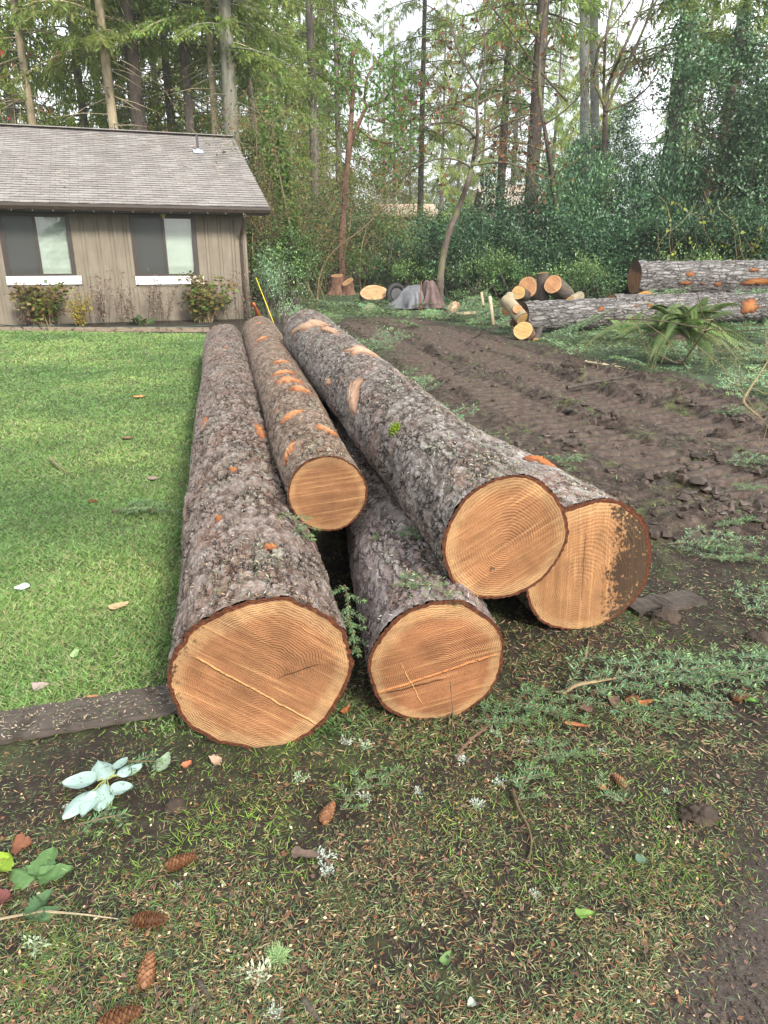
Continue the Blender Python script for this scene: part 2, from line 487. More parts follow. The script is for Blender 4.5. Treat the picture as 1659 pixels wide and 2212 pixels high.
# ---------------------------------------------------------------- logs
def bark_mat(name, plate=26.0, stretch=0.6, amp=0.012, cols=None, lichen=0.5, orange=0.4, furrow=False):
    cols = cols or [(0.035, 0.023, 0.018), (0.14, 0.10, 0.078), (0.25, 0.205, 0.18), (0.4, 0.365, 0.335)]
    t = NT(name)
    p = t.obj()
    warp = t.n('TexNoise', Vector=p, Scale=22.0, Detail=5.0, Roughness=0.65)
    off = t.vmath('SCALE', t.vmath('SUBTRACT', warp.outputs['Color'], (0.5, 0.5, 0.5)))
    off.node.inputs['Scale'].default_value = 0.075
    q = t.scale(t.vmath('ADD', p, off), (1, 1, stretch))
    v1 = t.n('TexVoronoi', _feature='DISTANCE_TO_EDGE', Vector=q, Scale=plate)
    vc = t.n('TexVoronoi', _feature='F1', Vector=q, Scale=plate)
    v2 = t.n('TexVoronoi', _feature='F1', Vector=q, Scale=plate * 2.3)
    cell = t.n('SeparateColor', Color=vc.outputs['Color'])
    cell2 = t.n('SeparateColor', Color=v2.outputs['Color'])
    gate = t.sm(t.noise(q, plate * 0.35, 3, 0.6), 0.38, 0.6)
    crack = t.math('MULTIPLY', t.sm(v1.outputs['Distance'], 0.15, 0.0), gate)
    fine = t.noise(t.scale(p, (1, 1, 0.6)), 120, 6, 0.7)
    big = t.noise(t.scale(p, (1, 1, 0.5)), 6, 5, 0.6)
    mid = t.noise(t.scale(p, (1, 1, 0.45)), 32, 5, 0.65)
    k = t.math('ADD', t.math('MULTIPLY', cell.outputs[0], 0.12), t.math('ADD', t.math('MULTIPLY', cell2.outputs[1], 0.08), t.math('MULTIPLY', mid, 0.82)))
    c = t.ramp(k, [(0.22, cols[0]), (0.4, cols[1]), (0.54, cols[2]), (0.72, cols[3])])
    # reddish inner bark where flakes came off
    pk = t.math('MULTIPLY', t.sm(t.noise(t.scale(p, (1, 1, 0.5)), 4.3, 5, 0.65), 0.47, 0.62), t.sm(t.noise(t.scale(p, (1, 1, 0.35)), 42, 4, 0.65), 0.44, 0.56))
    c = t.mix(t.math('MULTIPLY', pk, 0.2 if furrow else 0.5), c, (0.23, 0.11, 0.075))
    og = t.math('MULTIPLY', t.sm(t.noise(t.scale(p, (1, 1, 0.45)), 11, 6, 0.7), 0.66 - 0.12 * orange, 0.8 - 0.12 * orange), t.sm(mid, 0.4, 0.6))
    c = t.mix(t.math('MULTIPLY', og, 0.8), c, (0.3, 0.105, 0.03))
    lm = t.math('MULTIPLY', t.sm(big, 0.62 - 0.16 * lichen, 0.8 - 0.16 * lichen), t.sm(t.noise(p, 55, 5, 0.7), 0.42, 0.62))
    c = t.mix(t.math('MULTIPLY', lm, 0.75), c, (0.36, 0.41, 0.31))
    ms = t.math('MULTIPLY', t.sm(t.noise(p, 3.1, 4, 0.6), 0.58, 0.75), t.sm(t.noise(p, 40, 5, 0.7), 0.45, 0.65))
    c = t.mix(t.math('MULTIPLY', ms, 0.6), c, (0.13, 0.14, 0.05))
    c = t.mix(t.math('MULTIPLY', crack, 0.92), c, (0.02, 0.014, 0.012))
    c = t.mix(1.0, c, t.ramp(fine, [(0.25, 0.72), (0.75, 1.3)]), 'MULTIPLY')
    t.base(c)
    t.rough(t.math('MULTIPLY_ADD', fine, 0.3, 0.5)); t.b.inputs['Specular IOR Level'].default_value = 0.35
    h = t.math('MULTIPLY_ADD', cell.outputs[1], 0.16, t.math('MULTIPLY', mid, 1.1))
    h = t.math('ADD', h, t.math('MULTIPLY', cell2.outputs[0], 0.1))
    h = t.math('ADD', h, t.math('MULTIPLY', big, 0.8))
    h = t.math('SUBTRACT', h, t.math('MULTIPLY', crack, 1.0))
    if not furrow:
        fu = t.n('TexVoronoi', _feature='DISTANCE_TO_EDGE', Vector=t.scale(t.vmath('ADD', p, off), (1, 1, 0.16)), Scale=24.0)
        f2 = t.math('MULTIPLY', t.sm(fu.outputs['Distance'], 0.14, 0.0), t.sm(t.noise(t.scale(p, (1, 1, 0.4)), 7, 4, 0.6), 0.4, 0.6))
        h = t.math('SUBTRACT', h, t.math('MULTIPLY', f2, 0.7))
        t.base(t.mix(t.math('MULTIPLY', f2, 0.7), c, (0.025, 0.017, 0.013)))
    if furrow:
        fu = t.n('TexVoronoi', _feature='DISTANCE_TO_EDGE', Vector=t.scale(t.vmath('ADD', p, off), (1, 1, 0.14)), Scale=13.0)
        f2 = t.sm(fu.outputs['Distance'], 0.16, 0.0)
        h = t.math('SUBTRACT', h, t.math('MULTIPLY', f2, 1.3))
        c2 = t.mix(t.math('MULTIPLY', f2, 0.65), c, (0.05, 0.042, 0.037)); t.base(c2)
    h = t.math('ADD', h, t.math('MULTIPLY', fine, 0.22))
    dn = t.n('Displacement', Height=h, Midlevel=1.1, Scale=amp)
    t.link(dn.outputs[0], t.out.inputs['Displacement'])
    t.m.displacement_method = 'BOTH'
    return t.m

def wood_mat(name, seedv, saw_ang=0.6, saw_off=0.0, stain=None, heart=(0.27, 0.132, 0.064), sap=(0.39, 0.25, 0.13), ring=0.007, lines=None, pale=1.0):
    """freshly sawn log end: heartwood, sapwood, growth rings, chainsaw marks, mud. attr Col = (rim fraction, -, -)"""
    t = NT(name)
    p = t.obj()
    ps = t.vmath('ADD', p, (seedv, seedv * 0.7, seedv * 1.3))
    rim = t.n('SeparateColor', Color=t.attr('Col').outputs['Color']).outputs[0]
    rad = t.vmath('LENGTH', t.vmath('MULTIPLY', p, (1, 1, 0)))
    n1 = t.noise(ps, 5, 3, 0.5); n2 = t.noise(ps, 28, 4, 0.6); n3 = t.noise(ps, 160, 5, 0.7)
    rr = t.math('MULTIPLY_ADD', n1, 0.05, t.math('MULTIPLY_ADD', n2, 0.007, t.math('MULTIPLY', rim, 0.29)))
    ph = t.math('MULTIPLY', rr, 2 * math.pi / ring)
    ringv = t.math('MULTIPLY_ADD', t.math('SINE', ph), 0.5, 0.5)
    ringw = t.math('MULTIPLY', ringv, t.math('MULTIPLY_ADD', t.noise(ps, 9, 3, 0.5), 0.9, 0.15))
    hm = t.math('MULTIPLY', t.sm(t.math('MULTIPLY_ADD', n1, 0.26, rim), 0.86, 1.0), t.math('MULTIPLY_ADD', n2, 0.8, 0.3), clamp=True)
    c = t.mix(hm, heart, sap)
    c = t.mix(t.math('MULTIPLY', ringw, 0.5), c, t.mix(hm, (0.27, 0.085, 0.026), (0.36, 0.16, 0.055)))
    blot = t.noise(t.scale(ps, (1, 1, 1)), 7, 5, 0.65)
    c = t.mix(1.0, c, t.ramp(blot, [(0.3, 0.7), (0.7, 1.2)]), 'MULTIPLY')
    # chainsaw strokes: fine parallel scratches along one direction, bundled into bands
    ca, sa = math.cos(saw_ang), math.sin(saw_ang)
    du = t.vmath('DOT_PRODUCT', p, (ca, sa, 0)); dv = t.vmath('DOT_PRODUCT', p, (-sa, ca, 0))
    st = t.n('CombineXYZ', X=t.math('MULTIPLY', du, 3.0), Y=t.math('MULTIPLY', dv, 90.0), Z=seedv)
    str1 = t.noise(st.outputs[0], 1.0, 4, 0.65)
    st2 = t.n('CombineXYZ', X=t.math('MULTIPLY', du, 1.5), Y=t.math('MULTIPLY', dv, 18.0), Z=seedv + 3)
    str2 = t.noise(st2.outputs[0], 1.0, 3, 0.6)
    c = t.mix(t.math('MULTIPLY', t.sm(str1, 0.5, 0.72), 0.55), c, (0.55, 0.31, 0.14))
    c = t.mix(1.0, c, t.ramp(str2, [(0.3, 0.82), (0.7, 1.14)]), 'MULTIPLY')
    hgt = t.math('ADD', t.math('MULTIPLY', str1, 0.8), t.math('MULTIPLY', str2, 2.0))
    hgt = t.math('ADD', hgt, t.math('MULTIPLY', ringw, 0.5)); hgt = t.math('ADD', hgt, t.math('MULTIPLY', n3, 0.5))
    for (ang, off_, wd, a0, a1, col) in (lines or []):
        cx, sx = math.cos(ang), math.sin(ang)
        d = t.math('ADD', t.vmath('DOT_PRODUCT', p, (-sx, cx, 0)), t.math('MULTIPLY_ADD', t.noise(ps, 16, 3, 0.6), 0.014, -off_ - 0.007))
        l = t.sm(t.math('ABSOLUTE', d), wd, wd * 0.3)
        al = t.vmath('DOT_PRODUCT', p, (cx, sx, 0))
        l = t.math('MULTIPLY', l, t.math('MULTIPLY', t.sm(al, a0 - 0.02, a0 + 0.02), t.sm(al, a1 + 0.02, a1 - 0.02)))
        l = t.math('MULTIPLY', l, t.sm(t.noise(ps, 45, 4, 0.7), 0.25, 0.5))
        c = t.mix(t.math('MULTIPLY', l, 0.62), c, col)
        hgt = t.math('ADD', hgt, t.math('MULTIPLY', l, 1.5))
    sx_ = t.n('SeparateXYZ', Vector=p); angf = t.math('ARCTAN2', sx_.outputs[1], sx_.outputs[0])
    rv = t.n('CombineXYZ', X=t.math('MULTIPLY', angf, 7.0), Y=t.math('MULTIPLY', rad, 2.5), Z=seedv)
    chk = t.math('MULTIPLY', t.sm(t.noise(rv.outputs[0], 2.2, 3, 0.6), 0.68, 0.72), t.sm(rad, 0.03, 0.12))
    c = t.mix(t.math('MULTIPLY', chk, 0.35), c, (0.16, 0.07, 0.03))
    # small specks and torn fibres
    sp = t.sm(t.noise(ps, 75, 2, 0.5), 0.72, 0.78)
    c = t.mix(t.math('MULTIPLY', sp, 0.6), c, (0.1, 0.045, 0.02))
    c = t.mix(1.0, c, t.ramp(n3, [(0.25, 0.82), (0.75, 1.15)]), 'MULTIPLY')
    for (ang, thr, soft) in (stain or []):
        dd = t.vmath('DOT_PRODUCT', p, (math.cos(ang), math.sin(ang), 0))
        dn_ = t.math('ADD', dd, t.math('MULTIPLY_ADD', t.noise(ps, 9, 3, 0.6), soft, -soft * 0.5))
        nf_ = t.math('ADD', t.math('MULTIPLY', t.noise(ps, 55, 4, 0.7), 0.75), t.math('MULTIPLY', t.noise(t.scale(ps, (1, 0.45, 1)), 150, 3, 0.6), 0.25))
        m = t.sm(t.math('ADD', t.sm(dn_, thr - 0.035, thr + 0.11), t.math('MULTIPLY_ADD', nf_, 5.0, -2.5)), 0.35, 0.65)
        m = t.math('MULTIPLY', m, t.sm(dn_, thr - 0.06, thr + 0.02))
        c = t.mix(t.math('MULTIPLY', m, 0.9), c, (0.03, 0.02, 0.014))
    # bark ring
    bm = t.sm(t.math('MULTIPLY_ADD', n2, 0.05, t.math('MULTIPLY_ADD', n1, 0.06, rim)), 0.995, 1.01)
    c = t.mix(bm, c, t.ramp(t.noise(ps, 60, 5, 0.7), [(0.3, (0.03, 0.012, 0.008)), (0.55, (0.1, 0.032, 0.014)), (0.75, (0.2, 0.075, 0.03))]))
    t.base(c); t.rough(0.75); t.b.inputs['Specular IOR Level'].default_value = 0.25
    t.bump(hgt, 0.75, 0.006)
    return t.m

def outline(a, k, amp):
    r = np.random.default_rng(k)
    o = np.ones_like(a)
    for h in (2, 3, 4, 5, 7):
        o = o + amp / h * 1.2 * np.cos(h * a + r.uniform(0, 6.28)) * r.uniform(0.4, 1)
    return o

def make_log(name, N, F, rn, rf, bark, faces, label, group=None, k=1, amp=0.03, res=0.006, na=None, bumps=0.02, pith=(0, 0), tilt=(0, 0), roll=0.0, ragged=0.05, group_cat='log'):
    """log from near end centre N to far end centre F; local +Z runs along it. parts: bark, two cut_face"""
    N = Vector(N); F = Vector(F); L = (F - N).length
    root = empty(name, N)
    root.rotation_mode = 'QUATERNION'
    zax = (F - N).normalized(); xax = Vector((0, 0, 1)).cross(zax).normalized(); yax = zax.cross(xax)
    M = Matrix((xax, yax, zax)).transposed()      # local x: sideways, local y: up when lying
    root.rotation_quaternion = M.to_quaternion()
    tag(root, label, group_cat, group)
    dist = max(1.5, (N - Vector((0, 0, CH))).length); r_ = res * dist / 2.5
    na = na or int(min(340, max(48, 2 * math.pi * rn / r_)))
    zs = [0.0]; d = dist
    while zs[-1] < L:
        dd = math.sqrt(d * d + zs[-1] ** 2 * 0.9)
        zs.append(zs[-1] + max(0.004, res * 1.25 * max(dist, dd) / 2.5))
    zs = np.array(zs); zs = zs * (L / zs[-1])
    a = np.linspace(0, 2 * np.pi, na, endpoint=False)
    A, Z = np.meshgrid(a, zs)
    prof = outline(a, k, amp)[None, :]
    rad = (rn + (rf - rn) * Z / L) * prof
    rad = rad + bumps * fbm(Z * 1.3 + k * 9, np.cos(A) * 1.5 + np.sin(A) * 2.2, k + 3, 3) * 2 * (1 - np.exp(-Z / 0.15))
    rg0 = fbm(np.cos(A) * 3.1 + k, np.sin(A) * 3.1, k + 40, 4) * ragged + ragged * 0.2 * (vn(np.cos(A) * 9 + k, np.sin(A) * 9, k + 50) - 0.5)
    rad = rad * (1 + rg0 * np.exp(-Z / 0.2))
    tx, ty = tilt
    Zs = Z + (tx * rad * np.cos(A) + ty * rad * np.sin(A)) * np.exp(-Z / 0.25)
    V = np.stack([rad * np.cos(A), rad * np.sin(A), Zs], -1).reshape(-1, 3)
    i = np.arange(len(zs) - 1)[:, None] * na; j = np.arange(na)[None, :]; jn = (j + 1) % na
    Fc = np.stack([i + j, i + jn, i + na + jn, i + na + j], -1).reshape(-1, 4)
    mb = MB(); mb.add(V, Fc)
    mb.build('bark', bark, root, True)
    for e, fm in zip((0, 1), faces):
        rr = rn if e == 0 else rf
        nr = 26 if e == 0 else 10
        zc = 0 if e == 0 else L
        f = np.linspace(0, 1, nr) ** 0.8
        f[-1] = 1.0
        rim = rad[0] if e == 0 else rad[-1]
        RI, AA = np.meshgrid(f, a, indexing='ij')
        jag = 1 + 0.03 * (vn(AA * 22, AA * 0 + k, 7) - 0.6) * (RI > 0.95)
        X = RI * rim[None, :] * jag * np.cos(AA); Y = RI * rim[None, :] * jag * np.sin(AA)
        ZZ = 0.012 * fbm(X * 7 + k, Y * 7, 5, 3)
        if e == 0: ZZ = ZZ + tx * X + ty * Y - 0.006
        else: ZZ = ZZ + 0.006
        px, py = pith if e == 0 else (0, 0)
        # pull the rings towards the pith
        X2 = X + px * (1 - RI); Y2 = Y + py * (1 - RI)
        V = np.stack([X2 - px, Y2 - py, ZZ], -1).reshape(-1, 3)
        ii = np.arange(nr - 1)[:, None] * na
        Fq = np.stack([ii + j, ii + na + j, ii + na + jn, ii + jn], -1).reshape(-1, 4)
        if e == 1: Fq = Fq[:, ::-1]
        cm = MB(); cm.add(V, Fq, np.stack([RI.ravel()] * 3, -1))
        o = cm.build('cut_face', fm, root, True)
        o.location = (px, py, zc)
    return root, dict(N=N, F=F, rn=rn, rf=rf, L=L, M=M, k=k, amp=amp)

def log_hit(info, u, v):
    """local (angle, z) where the line of sight through a pixel meets the log"""
    d = ray(u, v); o = Vector((0, 0, CH)) - info['N']
    Mi = info['M'].transposed()
    dl = Mi @ d; ol = Mi @ o
    best = None
    t = 0.5
    while t < 32:
        q = ol + dl * t
        r = info['rn'] + (info['rf'] - info['rn']) * q.z / info['L']
        if 0 <= q.z <= info['L'] and math.hypot(q.x, q.y) < r:
            return math.atan2(q.y, q.x), q.z, r, t
        t += 0.01
    return None

def make_scar(root, info, u, v, wid, ln, mat, tilt=0.0, name='knot_scar', rise=0.012, seed=0, cols=((0.48, 0.29, 0.17), (0.36, 0.155, 0.065), (0.2, 0.07, 0.03))):
    h = log_hit(info, u, v)
    if h is None:
        print('scar misses', u, v); return
    a0, z0, r, t = h
    rg = np.random.default_rng(seed + int(u * 7 + v))
    nr, ns = 6, 30
    f = np.linspace(0, 1, nr); aa = np.linspace(0, 2 * np.pi, ns, endpoint=False)
    edge = 1 + 0.4 * (vn(aa * 2, aa * 0, seed + 5) - 0.5) * 2 * np.ones_like(aa)
    edge = edge * (1 + rg.normal(size=ns) * 0.05)
    FI, AA = np.meshgrid(f, aa, indexing='ij')
    S = FI * np.cos(AA) * wid / 2 * edge; T = FI * np.sin(AA) * ln / 2 * edge
    ct, st = math.cos(tilt), math.sin(tilt)
    S, T = S * ct - T * st, S * st + T * ct
    ang = a0 + S / r; zz = z0 + T
    rl = info['rn'] + (info['rf'] - info['rn']) * zz / info['L']
    # a flat axe/saw cut across a knuckle: the centre is proud, the rim sinks into the bark
    rr = rl * outline(ang, info['k'], info['amp']) + rise * (1.1 - 1.6 * FI ** 3) + 0.004 * rg.normal(size=FI.shape)
    V = np.stack([rr * np.cos(ang), rr * np.sin(ang), zz], -1).reshape(-1, 3)
    i = np.arange(nr - 1)[:, None] * ns; j = np.arange(ns)[None, :]; jn = (j + 1) % ns
    Fq = np.stack([i + j, i + jn, i + ns + jn, i + ns + j], -1).reshape(-1, 4)
    w0 = np.clip(1 - np.abs(FI - 0.0) / 0.55, 0, 1).reshape(-1, 1); w2 = sstep(0.62, 0.85, FI + rg.normal(size=FI.shape) * 0.06).reshape(-1, 1)
    c = np.array(cols[1]) * np.ones((len(V), 1)); c = c * (1 - w0) + np.array(cols[0]) * w0
    c = c * (1 - w2) + np.array(cols[2]) * w2
    mb = MB(); mb.add(V, Fq, c)
    return mb.build(name, mat, root, True)

# Bark of each log
barkA = bark_mat('bark_flaky_grey', 25, 0.75, 0.016, [(0.03, 0.019, 0.015), (0.125, 0.086, 0.068), (0.22, 0.175, 0.155), (0.36, 0.32, 0.3)], lichen=0.5, orange=0.45)
barkB = bark_mat('bark_brown', 30, 0.8, 0.008, [(0.035, 0.02, 0.014), (0.14, 0.088, 0.06), (0.235, 0.17, 0.13), (0.36, 0.29, 0.235)], lichen=0.55, orange=0.75)
barkC = bark_mat('bark_violet_grey', 26, 0.6, 0.010, [(0.035, 0.025, 0.022), (0.13, 0.098, 0.09), (0.23, 0.195, 0.19), (0.38, 0.345, 0.34)], lichen=0.3, orange=0.35)
barkD = bark_mat('bark_mossy_grey', 27, 0.9, 0.012, [(0.03, 0.022, 0.018), (0.115, 0.09, 0.075), (0.22, 0.19, 0.175), (0.4, 0.37, 0.355)], lichen=0.55, orange=0.2)
barkE = bark_mat('bark_pale_grey', 26, 0.7, 0.011, [(0.05, 0.036, 0.03), (0.18, 0.14, 0.12), (0.33, 0.29, 0.275), (0.5, 0.47, 0.45)], lichen=0.45, orange=0.5)
barkFar = bark_mat('bark_furrowed', 15, 0.35, 0.022, [(0.1, 0.088, 0.08), (0.18, 0.165, 0.16), (0.25, 0.24, 0.24), (0.33, 0.32, 0.32)], lichen=0.3, orange=0.1, furrow=True)
LN = (0.75, 0.42, 0.17)
# local face axes seen from the camera: +x points to the LEFT in the picture, +y up
faceA = wood_mat('sawn_end_a', 1.3, R(37), stain=[(R(20), 0.245, 0.12)], lines=[(R(40), -0.02, 0.005, -0.26, 0.22, LN), (R(-14), -0.0, 0.003, -0.2, -0.08, (0.06, 0.03, 0.015))])
faceB = wood_mat('sawn_end_b', 4.1, R(-6), heart=(0.25, 0.127, 0.063), sap=(0.36, 0.222, 0.112), ring=0.006)
faceC = wood_mat('sawn_end_c', 7.7, R(-14), heart=(0.275, 0.126, 0.06), stain=[(R(60), 0.36, 0.1)], lines=[(R(-17), 0.03, 0.007, -0.2, 0.22, (0.66, 0.27, 0.1)), (R(-12), 0.005, 0.006, 0.0, 0.2, (0.08, 0.035, 0.015)), (R(65), -0.1, 0.003, -0.05, 0.12, LN)])
faceD = wood_mat('sawn_end_d', 9.2, R(-30), heart=(0.285, 0.142, 0.067), sap=(0.38, 0.24, 0.122), ring=0.0115)
faceE = wood_mat('sawn_end_e', 12.4, R(88), heart=(0.30, 0.16, 0.075), sap=(0.35, 0.22, 0.11), stain=[(R(180), 0.14, 0.24)], lines=[(R(88), 0.03, 0.004, -0.05, 0.25, (0.2, 0.08, 0.03))], ring=0.0115)
faceW = wood_mat('weathered_end', 18.2, R(70), heart=(0.16, 0.085, 0.05), sap=(0.2, 0.12, 0.075), stain=[(R(100), 0.1, 0.3)])
faceX = wood_mat('sawn_end_plain', 15.2, R(20))

GL = 'big sawn logs stacked on the lawn edge'
logA, iA = make_log('log', (-0.39, 1.97, 0.272), (-2.45, 11.1, 0.283), 0.287, 0.282, barkA, (faceA, faceX), 'long thick log lying along the lawn, its big sawn end nearest the camera', GL, 3, 0.05, pith=(0.02, -0.03), ragged=0.085)
logB, iB = make_log('log', (-0.245, 2.92, 0.572), (-1.97, 11.6, 0.325), 0.172, 0.3, barkB, (faceB, faceX), 'thinnest reddish brown log with pale knot scars, on top between two logs', GL, 5, 0.02, pith=(0.0, -0.01))
logC, iC = make_log('log', (0.181, 2.12, 0.228), (-0.75, 10.5, 0.2), 0.238, 0.2, barkC, (faceC, faceX), 'middle ground log under two others with green fir sprigs on its bark', GL, 12, 0.03, pith=(-0.02, -0.07), ragged=0.07)
logD, iD = make_log('log', (0.43, 2.33, 0.600), (-0.865, 8.2, 0.69), 0.236, 0.282, barkD, (faceD, faceX), 'mossy grey log resting on top at the right with wide growth rings', GL, 8, 0.022, pith=(0.0, -0.03))
logE, iE = make_log('log', (0.87, 2.76, 0.300), (-0.17, 6.6, 0.26), 0.308, 0.25, barkE, (faceE, faceX), 'pale log on the ground at far right of the stack, sawn end dark with mud', GL, 21, 0.025, pith=(0.05, -0.1))

scar = colmat('scar_wood', 0.75, 0.25, 0.25, 45)
S = lambda *a, **k: make_scar(*a, scar, **k)
def c1(x, y): return ((550 + x / 2.074) * 0.6636, (1000 + y / 2.074) * 0.6636)
for (x, y, wd, ln, ti) in [(822, 968, .07, .2, -0.5), (832, 726, .16, .12, 0.6), (1060, 828, .14, .12, -0.5), (880, 549, .2, .16, -0.1), (800, 492, .2, .3, 0.1), (768, 441, .18, .14, 0.2), (630, 211, .17, .2, 0.2), (760, 368, .14, .14, -.3), (600, 110, .12, .2, 0)]:
    make_scar(logB, iB, *c1(x, y), wd, ln, scar, tilt=ti, seed=x)
for (x, y, wd, ln, ti) in [(1237, 600, .12, .42, -.35), (1305, 296, .22, .5, 0.2), (958, 113, .2, .9, 0.2), (862, 150, .1, .6, 0.3), (1070, 500, .05, .2, 0), (1090, 160, .09, .6, .1)]:
    make_scar(logD, iD, *c1(x, y), wd, ln, scar, tilt=ti, seed=x, cols=((0.5, 0.36, 0.26), (0.42, 0.26, 0.17), (0.2, 0.11, 0.07)))
for (x, y, wd, ln) in [(432, 1092, .06, .07), (500, 1000, .05, .08), (612, 835, .11, .5), (240, 790, .08, .4), (330, 1420, .03, .08), (690, 1620, .05, .05), (380, 268, .04, .2)]:
    make_scar(logA, iA, *c1(x, y), wd, ln, scar, seed=x, rise=0.008, cols=((0.42, 0.2, 0.075), (0.3, 0.11, 0.04), (0.17, 0.065, 0.035)))
make_scar(logE, iE, 1172, 996, .16, .2, scar, seed=5, rise=0.01, cols=((0.45, 0.15, 0.05), (0.4, 0.13, 0.04), (0.2, 0.07, 0.03)))

# logs beyond the mud on the right
GR = 'logs lying beyond the muddy track'
def on(x, y, z=0): return (x, y, hz(x, y) + z)
LG, iG = make_log('log', (2.85, 15.2, 0.34), (12.0, 18.6, 0.42), 0.31, 0.34, barkFar, (faceW, faceX), 'long furrowed grey log behind the fern, beyond the mud', GR, 31, 0.03, res=0.008)
LF, iF = make_log('log', (6.05, 18.0, 1.02), (14.6, 18.9, 1.0), 0.385, 0.42, barkFar, (faceW, faceX), 'thick brown-grey log raised on other logs, topmost of the pile on the right', GR, 33, 0.03, res=0.008)
LH, iH = make_log('log', (6.22, 17.55, 0.42), (8.4, 22.5, 0.42), 0.33, 0.33, barkFar, (wood_mat('sawn_end_orange', 3.3, R(10), heart=(0.62, 0.27, 0.06), sap=(0.68, 0.36, 0.1)), faceX), 'log with a bright orange sawn end under the raised log', GR, 35, 0.02, res=0.012)
LJ, iJ = make_log('log', (5.25, 17.0, 0.42), (12.5, 19.6, 0.42), 0.27, 0.28, barkFar, (faceX, faceX), 'pale mossy log lying hidden behind the long furrowed log', GR, 37, 0.02, res=0.012)
OR = ((0.34, 0.16, 0.055), (0.24, 0.085, 0.025), (0.10, 0.04, 0.018))
def c3(x, y): return ((1600 + x / 1.8433) * 0.6636, (850 + y / 1.8433) * 0.6636)
for (x, y, wd, ln) in [(1555, 275, .36, .55), (655, 287, .12, .14), (950, 265, .1, .2), (850, 338, .1, .12), (868, 270, .06, .1)]:
    make_scar(LG, iG, *c3(x, y), wd, ln, scar, seed=x, cols=OR if x > 1500 else ((0.26, 0.1, 0.035), (0.2, 0.07, 0.025), (0.1, 0.05, 0.03)))
for (x, y, wd, ln) in [(1590, 122, .16, .75), (1190, 78, .13, .25), (1165, 132, .1, .3), (1360, 138, .15, .22), (1575, 52, .08, .25), (1270, 135, .06, .1)]:
    make_scar(LF, iF, *c3(x, y), wd, ln, scar, seed=x, cols=OR if x == 1590 else ((0.3, 0.12, 0.04), (0.22, 0.08, 0.03), (0.1, 0.05, 0.03)))
# ---------------------------------------------------------------- house
HP = Vector((-3.4, 18.75, 0.0)); HA = R(19.5)
hd = Vector((math.cos(HA), math.sin(HA), 0)); hn = Vector((math.sin(HA), -math.cos(HA), 0))
def wallpt(u, v, off=0.0):
    r = ray(u, v); o = Vector((0, 0, CH))
    t = ((HP + hn * off) - o).dot(hn) / r.dot(hn)
    q = o + r * t
    return (q - HP).dot(hd), q.z

